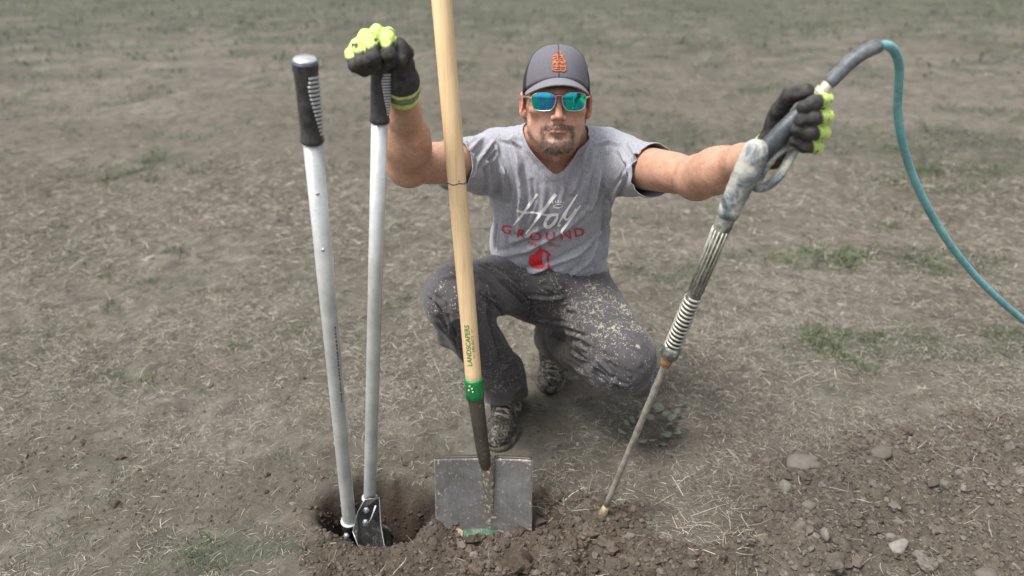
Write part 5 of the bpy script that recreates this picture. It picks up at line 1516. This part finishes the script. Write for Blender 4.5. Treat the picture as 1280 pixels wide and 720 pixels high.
# jaws: two curved steel scoops hinged across the hole
def jaw(c, out_dir, tilt, label):
    """curved scoop: top centre c, opening faces away from out_dir"""
    out = np.array([out_dir[0], out_dir[1], 0.0]); out /= np.linalg.norm(out); sd_ = np.array([-out[1], out[0], 0]); dn_ = np.array([0, 0, -1.0]) + out * tilt; dn_ /= np.linalg.norm(dn_)
    V, F = [], []; nu, nv = 18, 12; R_ = .072
    for i in range(nv + 1):
        t_ = i / nv; half = 1.15 * (1 - .35 * t_ ** 2); 
        for j in range(nu + 1):
            a_ = -half + 2 * half * j / nu; ln = .235 * t_ * (1 - .12 * (abs(a_) / half) ** 2)
            V.append(c + dn_ * ln + out * (R_ * math.cos(a_) - R_ * .75) + sd_ * R_ * math.sin(a_) * (1 - .15 * t_))
    F = [(i * (nu + 1) + j, i * (nu + 1) + j + 1, (i + 1) * (nu + 1) + j + 1, (i + 1) * (nu + 1) + j) for i in range(nv) for j in range(nu)]
    o = part('scoop', (np.array(V), np.array(F), np.zeros((0, 3), int)), steelk, digger, label=label); sl = o.modifiers.new('thickness', 'SOLIDIFY'); sl.thickness = .003; sl.offset = 0
    return o
jf = jaw(P(458, 700, 1.42), (.35, -1.0), .15, 'black steel scoop at the front of the hole'); jb = jaw(P(458, 660, 1.50), (-.2, 1.0), .15, None)
# sockets and bolted bracket
for (a, b_, rad) in ((DL0, DL1, .0160), (DR0, DR1, .0150)):
    part('socket', [turned(a, b_, [(-.045, rad * .7), (-.03, rad * 1.15), (.0, rad * 1.22), (.012, rad * 1.22)], 20)], steelk, digger)
    part('socket_ring', turned(a, b_, [(.011, rad * 1.05), (.0115, rad * 1.30), (.0145, rad * 1.30), (.015, rad * 1.05)], 24), alu, digger)
pA, pB = DL0 + np.array([.004, -.016, -.02]), DR0 + np.array([.006, -.022, -.03])
fp = [P(441, 664, 1.375), P(447, 640, 1.400), P(456, 624, 1.42), P(474, 622, 1.42), P(476, 655, 1.40), P(482, 690, 1.362), P(474, 697, 1.355), P(456, 695, 1.352), P(447, 680, 1.358)]
fpb = [q_ + np.array([0, .004, 0]) for q_ in fp]
V = np.array(fp + fpb); nn_ = len(fp)
F = [tuple(range(nn_)), tuple(range(2 * nn_ - 1, nn_ - 1, -1))]
me = bpy.data.meshes.new('bracket_plate'); me.from_pydata(V.tolist(), [], F + [(k, k + nn_, (k + 1) % nn_ + nn_, (k + 1) % nn_) for k in range(nn_)]); me.materials.append(steelk)
part('bright_edge', sweep(np.array(fp + fp[:1]) + [0, -.001, 0], .0011, 6), alu, digger)
bo = bpy.data.objects.new('bracket_plate', me); link(bo, digger); bo.location = -Vector(digger.location); me.update()
for (px, py, dd) in ((458, 637, 1.385), (457, 652, 1.375), (433, 669, 1.355), (433, 682, 1.345)):
    q_ = P(px, py, dd); part('bolt', [turned(q_, q_ + [0, -1, .1], [(0, .0075), (.004, .0075), (.005, .0060), (.0055, .001)], 6), turned(q_, q_ + [0, -1, .1], [(.005, .0040), (.010, .0040), (.0105, .001)], 10)], boltm, digger, False)
part('link_rod', sweep([P(470, 632, 1.385), P(464, 648, 1.378), P(461, 655, 1.372)], .0022, 8), boltm, digger)

# ================================================================ shovel
wood, n, l, b = new_mat('pale ash handle'); nt = wood.node_tree
tc_ = n.new('ShaderNodeTexCoord'); mp = n.new('ShaderNodeMapping'); l.new(tc_.outputs['Object'], mp.inputs[0]); mp.inputs['Scale'].default_value = (60, 60, 3.0)
g1_ = nz(nt, 1.0, 6, .6, dist=1.2, vec=mp.outputs[0]); g2_ = nz(nt, 9, 4, .6)
r = ramp(nt, g1_.outputs['Fac'], [(.30, (.72, .50, .27)), (.5, (.82, .62, .38)), (.72, (.66, .43, .22))]); r2 = ramp(nt, g2_.outputs['Fac'], [(.35, (.93, .91, .88)), (.65, (1.04, 1.02, 1.0))])
l.new(mix(nt, 1, r.outputs[0], r2.outputs[0], 'MULTIPLY'), b.inputs['Base Color']); b.inputs['Roughness'].default_value = .38; b.inputs['Coat Weight'].default_value = .25; bump(nt, b, g1_.outputs['Fac'], .08, .001)
greenm = plain('green plastic collar', (.012, .20, .055), .35, 0, .15, 50); greenp = plain('green printing', (.03, .22, .05), .6)
bladem, n, l, b = new_mat('scraped steel blade'); nt = bladem.node_tree
t1 = nz(nt, 10, 6, .7, dist=.6); t2 = nz(nt, 120, 5, .75); atb = n.new('ShaderNodeAttribute'); atb.attribute_name = 'Col'; spb = n.new('ShaderNodeSeparateColor'); l.new(atb.outputs['Color'], spb.inputs[0])
def plus(src, g_):
    q_ = n.new('ShaderNodeMath'); q_.operation = 'MULTIPLY_ADD'; l.new(spb.outputs[0], q_.inputs[0]); q_.inputs[1].default_value = g_; l.new(src, q_.inputs[2]); return q_.outputs[0]
tc_ = n.new('ShaderNodeTexCoord'); mp = n.new('ShaderNodeMapping'); l.new(tc_.outputs['Object'], mp.inputs[0]); mp.inputs['Scale'].default_value = (220, 60, 6); t3 = nz(nt, 1, 4, .7, vec=mp.outputs[0]); t4 = nz(nt, 34, 6, .8, dist=.8)
r = ramp(nt, t1.outputs['Fac'], [(.3, (.070, .068, .067)), (.7, (.180, .179, .180))]); r3 = ramp(nt, t3.outputs['Fac'], [(.3, (.85,) * 3), (.7, (1.12,) * 3)])
c = mix(nt, 1, r.outputs[0], r3.outputs[0], 'MULTIPLY'); mk_ = ramp(nt, plus(t2.outputs['Fac'], .10), [(.60, (0, 0, 0)), (.66, (1, 1, 1))])
mk2 = ramp(nt, plus(t4.outputs['Fac'], .30), [(.53, (0, 0, 0)), (.66, (.8, .8, .8))]); c = mix(nt, mk2.outputs[0], c, (.105, .085, .066)); c = mix(nt, mk_.outputs[0], c, (.36, .32, .27))
l.new(c, b.inputs['Base Color']); b.inputs['Metallic'].default_value = .3; b.inputs['Roughness'].default_value = .45; bump(nt, b, t2.outputs['Fac'], .3, .001)
sockm, n, l, b = new_mat('dark socket steel with mud'); nt = sockm.node_tree
t2 = nz(nt, 95, 6, .78, dist=.6); t1 = nz(nt, 9, 4, .6); r = ramp(nt, t1.outputs['Fac'], [(.35, (.045, .038, .030)), (.65, (.085, .075, .06))]); mk_ = ramp(nt, t2.outputs['Fac'], [(.60, (0, 0, 0)), (.68, (1, 1, 1))])
l.new(mix(nt, mk_.outputs[0], r.outputs[0], (.38, .34, .28)), b.inputs['Base Color']); b.inputs['Roughness'].default_value = .5; b.inputs['Metallic'].default_value = .2; bump(nt, b, mk_.outputs[0], .3, .002)
SB, ST = P(609, 588, 1.43), P(592, 474, 1.445)          # where the socket meets the blade; top of the socket
S0 = P(552, 0, 1.50)
hd_ = (S0 - ST); hd_ /= np.linalg.norm(hd_)
shovel = thing('shovel', (SB[0], SB[1], 0), 'square-blade shovel with long pale wooden handle and green collar stuck upright in the soil heap', 'shovel')
woodh = part('handle', turned(ST, ST + hd_, [(-.03, .0180), (.02, .0188), (.10, .0188), (.4, .0192), (.8, .0195), (1.06, .0195), (1.075, .0185), (1.083, .014), (1.086, .002)], 32), wood, shovel)
CB, CT = P(594, 496, 1.443), P(592, 474, 1.445)
part('collar', turned(CB, CT, [(-.001, .0195), (0, .0212), (.018, .0214), (.040, .0216), (.047, .0225), (.050, .0222), (.0505, .0190)], 32), greenm, shovel)
part('collar_splash', [turned(P(590 + dx_, 486 + dy_, 1.419), P(590 + dx_, 486 + dy_, 1.41), [(0, .0025), (.001, .002), (.0012, .0005)], 8) for dx_, dy_ in ((0, 0), (-3, -3), (1, 4), (-4, 2))], plain('dried mud fleck', (.5, .47, .42), .9), shovel)
sp_ = spline([CB + [0, 0, .01], P(599, 530, 1.438), P(604, 565, 1.432), SB], 16)
part('socket', sweep(sp_, list(np.linspace(.0190, .0152, 13)) + [.0145, .0125, .0085], 24), sockm, shovel)
# blade, built in its own frame: u across, w down, nrm towards the camera
c00, c10, c01 = P(544, 572, 1.45), P(665, 573, 1.44), P(548, 672, 1.385)
bu = c10 - c00; BW = np.linalg.norm(bu); bu /= BW; bw = c01 - c00; bw -= bu * (bw @ bu); bw /= np.linalg.norm(bw); bn_ = np.cross(bu, bw); bn_ = bn_ if bn_[1] < 0 else -bn_
BL = .285
xc = (SB - c00) @ bu
def bl(u, w, off=0):
    e = u / BW
    dish = .010 * (2 * e - 1) ** 2 + .004 * (w / BL)
    dxr = (u - xc - .012 * w / BL) ; ridge = .012 * math.exp(-(dxr / (.013 + .003)) ** 2) * max(0, 1 - w / (BL * .80)) ** .65
    taper = 1 - .02 * (w / BL)
    return c00 + bu * (BW / 2 + (u - BW / 2) * taper) + bw * w + bn_ * (dish + ridge + off)
NU, NV = 64, 44
V = np.array([bl(BW * i / NU, BL * j / NV) for i in range(NU + 1) for j in range(NV + 1)])
F = np.array([(i * (NV + 1) + j, i * (NV + 1) + j + 1, (i + 1) * (NV + 1) + j + 1, (i + 1) * (NV + 1) + j) for i in range(NU) for j in range(NV)])
uu = np.repeat(np.arange(NU + 1) * BW / NU, NV + 1); ww = np.tile(np.arange(NV + 1) * BL / NV, NU + 1)
mud_ = .9 * np.exp(-((uu - xc - .012 * ww / BL) / (.010 + .05 * ww)) ** 2) * sstep(.20, .12, ww) + .75 * sstep(.15, .24, ww + .02 * fbm(V * 20, 2, 98)) + .35 * sstep(.03, .0, ww) + .3 * sstep(.02, .0, np.minimum(uu, BW - uu))
bl_o = part('blade', (V, F, np.zeros((0, 3), int)), bladem, shovel, col=np.repeat(np.clip(mud_, 0, 1)[:, None], 3, 1)); sl = bl_o.modifiers.new('thickness', 'SOLIDIFY'); sl.thickness = .0028; sl.offset = 0
for (a, b_) in ((0.0, xc - .018), (xc + .018, BW)):     # rolled foot steps along the top edge
    pts = [bl(a + (b_ - a) * t_, 0) + bn_ * .000 + np.array([0, .004, .001]) for t_ in np.linspace(0, 1, 14)]
    part('foot_step', sweep(pts, .0048, 8, True, (1, .75)), sockm, bl_o)
for e_ in (.0005, BW - .0005): part('worn_edge', sweep([bl(e_, BL * t_) for t_ in np.linspace(0, 1, 16)], .0013, 6), plain('scraped edge', (.36, .35, .33), .45, .3, .3, 80), bl_o)
part('socket_ridge', sweep([SB + np.array([0, .002, .040])] + [bl(xc + .0115 * (BL * .74 * t_) / BL, -.008 + BL * .74 * t_, -.004) for t_ in np.linspace(0, 1, 16)][1:], [.010] + list(np.linspace(.0160, .0050, 15)), 18, True, (1.15, .75)), bladem, bl_o, col=np.full((16 * 18 + 2, 3), .62))
# printed green band with a round gold seal above the cutting edge
w0 = np.linalg.norm(P(600, 656, 1.40) - P(600, 572, 1.447))
def strip(u0, u1, w_lo, w_hi, off, m_=22):
    V = []; 
    for i in range(m_ + 1):
        t_ = i / m_; V += [bl(u0 + (u1 - u0) * t_, w_lo(t_), off), bl(u0 + (u1 - u0) * t_, w_hi(t_), off)]
    F = [(2 * i, 2 * i + 1, 2 * i + 3, 2 * i + 2) for i in range(m_)]; return np.array(V), np.array(F), np.zeros((0, 3), int)
decg, n, l, b = new_mat('worn green decal'); nt = decg.node_tree
t1 = nz(nt, 60, 5, .7); r = ramp(nt, t1.outputs['Fac'], [(.38, (.05, .15, .085)), (.50, (.10, .20, .14)), (.56, (.24, .23, .19))]); l.new(r.outputs[0], b.inputs['Base Color']); b.inputs['Roughness'].default_value = .6
part('decal_band', [strip(.052, .165, lambda t_: w0 + .006 - .004 * math.sin(t_ * 3.1), lambda t_: w0 + .026, .0020)], decg, bl_o)
part('decal_seal', turned(bl(.053, w0 + .014, .0022), bl(.053, w0 + .014, .1), [(0, .0125), (.0006, .0125), (.0007, .0110), (.0004, .0100), (.0004, .001)], 24), plain('faded gold seal', (.42, .34, .20), .6, 0, .35, 160), bl_o)
# lettering on the handle, wrapped round the wood
def wrapped(T_, A, d, rad, right, front):
    """text plane x -> along d, y -> round the handle"""
    V, F = [], []
    for t in T_:
        base = len(V)
        for x, y in t:
            a_ = y / rad; V.append(A + d * x + rad * (math.cos(a_) * front + math.sin(a_) * right))
        F.append((base, base + 1, base + 2))
    return np.array(V), np.zeros((0, 4), int), np.array(F)
frn = np.array([0, -1.0, 0]); frn = frn - hd_ * (frn @ hd_); frn /= np.linalg.norm(frn); rgt = np.cross(frn, hd_); rgt = rgt if rgt[0] > 0 else -rgt
A0 = ST + hd_ * .032
def fine(T_, m_=.004):
    st, out = [np.array(t, float) for t in T_], []
    while st:
        t = st.pop(); e = [abs(t[i][1] - t[(i + 1) % 3][1]) + .2 * abs(t[i][0] - t[(i + 1) % 3][0]) for i in range(3)]; k = int(np.argmax(e))
        if e[k] > m_: mm = (t[k] + t[(k + 1) % 3]) / 2; st += [np.array([t[k], mm, t[(k + 2) % 3]]), np.array([mm, t[(k + 1) % 3], t[(k + 2) % 3]])]
        else: out.append(t)
    return out
def fit(text, length, height, x0, y0, bold=0.0):
    """x along the handle upwards, letters' tops point left: y goes to the left side"""
    T_ = glyphs(text, 1.0, bold=bold); al = np.concatenate([np.array(t) for t in T_]); lo, hi = al.min(0), al.max(0)
    return [[((p[0] - lo[0]) / (hi[0] - lo[0]) * length + x0, -((p[1] - lo[1]) / (hi[1] - lo[1]) * height + y0)) for p in t] for t in T_]
big_ = fit('LANDSCAPERS', .100, .0115, .012, -.0015, .012) + fit('SELECT', .042, .0050, .045, -.0095, .01) + fit('-', .010, .0012, .030, -.0075) + fit('-', .010, .0012, .092, -.0075)
part('handle_lettering', [wrapped(fine(big_), A0, hd_, .0195, rgt, frn)], greenp, woodh, False)
# pencil ring round the handle
RG = P(567, 229, 1.47); tt = (RG - ST) @ hd_
part('pen_mark', [sweep([ST + hd_ * (tt + .0012 * math.sin(a_ * 5)) + .0193 * (math.cos(a_) * frn + math.sin(a_) * rgt) for a_ in np.linspace(-1.5, 1.4, 18)], .0011, 6), turned(ST + hd_ * (tt + .006) + .0190 * (.95 * frn + .3 * rgt), ST + hd_ * (tt + .006) + .1 * frn, [(0, .0014), (.001, .001), (.0012, .0003)], 8)], markm, woodh)

# ================================================================ pressure lance
mudm, n, l, b = new_mat('blue-grey casing crusted with dried mud'); nt = mudm.node_tree
t1 = nz(nt, 22, 6, .78, dist=.8); t2 = nz(nt, 75, 6, .75, dist=.5)
r = ramp(nt, t1.outputs['Fac'], [(.34, (.065, .085, .100)), (.44, (.19, .215, .22)), (.54, (.40, .40, .36)), (.72, (.50, .47, .40))]); mk_ = ramp(nt, t2.outputs['Fac'], [(.60, (1, 1, 1)), (.72, (.22, .19, .15))])
l.new(mix(nt, 1, r.outputs[0], mk_.outputs[0], 'MULTIPLY'), b.inputs['Base Color']); b.inputs['Roughness'].default_value = .72; bump(nt, b, t2.outputs['Fac'], .6, .002)
gunk, n, l, b = new_mat('dark grey gun plastic'); nt = gunk.node_tree
t2 = nz(nt, 65, 6, .75); r = ramp(nt, t2.outputs['Fac'], [(.5, (.040, .050, .060)), (.72, (.16, .165, .16))]); l.new(r.outputs[0], b.inputs['Base Color']); b.inputs['Roughness'].default_value = .5
brass, n, l, b = new_mat('dirty brass'); nt = brass.node_tree
t2 = nz(nt, 120, 5, .7); r = ramp(nt, t2.outputs['Fac'], [(.4, (.46, .38, .25)), (.65, (.30, .20, .11))]); l.new(r.outputs[0], b.inputs['Base Color']); b.inputs['Metallic'].default_value = .6; b.inputs['Roughness'].default_value = .38
tubem, n, l, b = new_mat('grey-green ribbed sleeve, muddy'); nt = tubem.node_tree
t2 = nz(nt, 50, 6, .75); r = ramp(nt, t2.outputs['Fac'], [(.42, (.050, .062, .055)), (.56, (.17, .175, .15)), (.70, (.42, .41, .36))]); l.new(r.outputs[0], b.inputs['Base Color']); b.inputs['Roughness'].default_value = .65; bump(nt, b, t2.outputs['Fac'], .4, .0015)
springm = plain('muddy steel coil', (.42, .40, .34), .4, .5, .3, 110, .3, 260); rodm = plain('muddy steel rod', (.27, .255, .225), .45, .45, .35, 45, .4, 200, (.44, .42, .37)); orangem = plain('brown rust', (.27, .155, .07), .8, 0, .3, 150)
LT, LG = P(752, 646, 1.44), P(921, 241, 1.215)
ld = LG - LT; LL = np.linalg.norm(ld); ld /= LL
lance = thing('pressure_lance', tuple(LG), 'long muddy spray lance with trigger gun, ribbed sleeve and coil guard', 'spray lance')
def at_px(py):
    """distance along the lance whose point is seen at photograph row py"""
    lo, hi = 0, LL * 1.3
    for _ in range(40):
        m_ = (lo + hi) / 2; q_ = LT + ld * m_; c_ = q_ - [0, 0, CAM_H]; zz = c_[1] * math.cos(PITCH) - c_[2] * math.sin(PITCH); yy = c_[1] * math.sin(PITCH) + c_[2] * math.cos(PITCH)
        if 360 - FPX * yy / zz > py: lo = m_
        else: hi = m_
    return lo
t_noz, t_rod, t_nut, t_sp0, t_sp1, t_tube = at_px(632), at_px(456), at_px(444), at_px(432), at_px(370), at_px(268)
part('nozzle', [turned(LT, LG, [(-.012, .0085), (-.010, .0118), (.006, .0118), (.007, .0100), (.009, .0100), (.010, .0125), (.020, .0125), (.0225, .0105), (t_noz, .0080)], 6 * 4)], brass, lance)
part('rod', turned(LT, LG, [(t_noz - .004, .0072)] + [(t_noz + (t_rod - t_noz) * k / 20, .0072 + .0005 * math.sin(k * 2.3)) for k in range(1, 21)] + [(t_rod + .01, .0075)], 16), rodm, lance)
part('rod_fitting', [turned(LT, LG, [(t_rod - .002, .0090), (t_rod, .0115), (t_nut - .002, .0135), (t_nut, .0120)], 18)], orangem, lance)
part('spring_seat', [turned(LT, LG, [(t_nut - .001, .013), (t_nut, .0185), (t_sp0 - .002, .0190), (t_sp0, .0170)], 24), turned(LT + ld * (t_nut + .010) + [.004, -.0178, 0], LT + ld * (t_nut + .010) + [.004, -.3, 0], [(0, .003), (.002, .0025), (.0022, .001)], 10)], tubem, lance)
_, cu_, cv_ = frame_of(ld)
turns = 13; th = np.linspace(0, 2 * np.pi * turns, turns * 22); tt_ = t_sp0 + (t_sp1 - t_sp0) * th / th[-1]; rr_ = .0158 - .0010 * (th / th[-1])
part('coil_guard', sweep(LT + ld * tt_[:, None] + rr_[:, None] * (np.cos(th)[:, None] * cu_ + np.sin(th)[:, None] * cv_), .0026, 8), springm, lance)
part('inner_tube', turned(LT, LG, [(t_sp0 - .003, .0125), (t_sp1 + .003, .0118)], 20), gunk, lance)
part('sleeve', turned(LT, LG, [(t_sp1 - .006, .0110), (t_sp1 - .002, .0130), (t_sp1 + .03, .0128), (t_tube - .02, .0158), (t_tube, .0165)], 24), tubem, lance)
for k in range(14):                                     # raised ribs running along the sleeve
    a_ = 2 * math.pi * k / 14; e_ = math.cos(a_) * cu_ + math.sin(a_) * cv_
    part('sleeve_rib', sweep([LT + ld * (t_sp1 + .012) + e_ * .0132, LT + ld * (t_tube - .03) + e_ * .0158], .0014, 6), springm, lance)
part('sleeve_collar', turned(LT, LG, [(t_tube - .002, .0165), (t_tube, .0190), (t_tube + .016, .0200), (t_tube + .018, .0185)], 24), mudm, lance)
# gun: rounded forward casing, grip branching up to the right, looped trigger guard
Gd = Field(lin(LG[0] - .05, LG[0] + .20, .0026), lin(1.12, 1.30, .0026), lin(LG[2] - .07, LG[2] + .19, .0026))
a0, a1, a2 = LT + ld * (t_tube + .014), P(935, 212, 1.20), P(944, 190, 1.195)
Gd.cap(a0, a1, .0190, .0225, .0); Gd.cap(a1, a2, .0225, .0210, .0)
body_V, body_F = Gd.mesh(); bn2 = vnormals(body_V, body_F); body_V = body_V + bn2 * (.0011 * fbm(body_V * 90, 3, 97))[:, None]
part('gun_casing', (body_V, body_F, np.zeros((0, 3), int)), mudm, lance)
g0, g3 = P(940, 205, 1.222), P(1026, 122, 1.245)
gp1 = P(984, 160, 1.222)
def slab(pts, w_, t_, m, name, par):
    return part(name, sweep(spline(pts, 14), 1.0, 20, True, (w_, t_), np.cross(pts[-1] - pts[0], [0, 1, 0])), m, par)
slab([g0, P(962, 183, 1.222), gp1, P(1006, 140, 1.232), P(1020, 126, 1.245)], .0170, .0135, gunk, 'gun_grip', lance)
loop = spline([P(992, 182, 1.232), P(978, 186, 1.226), P(962, 200, 1.222), P(950, 220, 1.220), P(944, 233, 1.220), P(956, 234, 1.222), P(972, 222, 1.224), P(984, 204, 1.228), P(994, 186, 1.236)], 40)
part('trigger_guard', sweep(loop, .0088, 12, True, (1, .9)), mudm, lance)
part('trigger', sweep(spline([P(976, 178, 1.226), P(970, 192, 1.226), P(958, 206, 1.224), P(950, 214, 1.222)], 12), .0055, 10), gunk, lance)
part('trigger_pin', sweep([P(962, 208, 1.216), P(968, 201, 1.218)], .0028, 8), orangem, lance)
# brass coupling
K0, K1 = P(1018, 127, 1.245), P(1036, 104, 1.245)
Ld_ = np.linalg.norm(K1 - K0)
part('coupling', turned(K0, K1, [(-.01, .009), (.0, .0105), (.010, .0105), (.0105, .0085), (.014, .0085), (.0145, .0125), (.024, .0125), (.025, .0095), (.028, .0095), (Ld_ + .004, .0090)], 6 * 3), plain('pale brass coupling', (.66, .60, .50), .35, .5, .25, 120), lance, False)

# ================================================================ hose
teal, n, l, b = new_mat('teal hose with dried mud'); nt = teal.node_tree
t1 = nz(nt, 12, 5, .7); t2 = nz(nt, 90, 5, .75); r = ramp(nt, t1.outputs['Fac'], [(.35, (.085, .275, .30)), (.65, (.16, .42, .45))]); mk_ = ramp(nt, t2.outputs['Fac'], [(.52, (0, 0, 0)), (.66, (1, 1, 1))])
l.new(mix(nt, mk_.outputs[0], r.outputs[0], (.36, .40, .37)), b.inputs['Base Color']); b.inputs['Roughness'].default_value = .45
sheath = plain('grey-black strain relief', (.060, .070, .078), .5, 0, .3, 60, .3, 120, (.14, .15, .155))
hose = thing('water_hose', tuple(P(1036, 104, 1.245)), 'teal rubber hose arching from the lance coupling down out of the right side', 'hose')
hs_ = spline([P(1035, 105, 1.245), P(1048, 92, 1.245), P(1066, 75, 1.245), P(1084, 63, 1.25), P(1099, 57, 1.255)], 30)
part('strain_relief', sweep(hs_, [.0108] * 2 + [.0120] * 26 + [.0115, .011], 20), sheath, hose)
hp = spline([P(1094, 58, 1.253), P(1101, 56.5, 1.255), P(1112, 58, 1.265), P(1120, 68, 1.28), P(1124, 84, 1.30), P(1123, 110, 1.32), P(1122, 140, 1.34), P(1128, 178, 1.36), P(1141, 220, 1.39), P(1162, 264, 1.42), P(1188, 306, 1.45), P(1222, 348, 1.49), P(1262, 386, 1.53), P(1300, 416, 1.57), P(1370, 470, 1.62), P(1450, 520, 1.70)], 160)
end_ = np.array([[hp[-1][0] + .22, hp[-1][1] + .08, .02], [hp[-1][0] + .7, hp[-1][1] + .35, .02], [hp[-1][0] + 1.4, hp[-1][1] + .5, .02]])
part('hose_line', sweep(np.vstack([hp, spline(np.vstack([hp[-1] + (hp[-1] - hp[-2]), end_]), 40)]), .0076, 16), teal, hose)
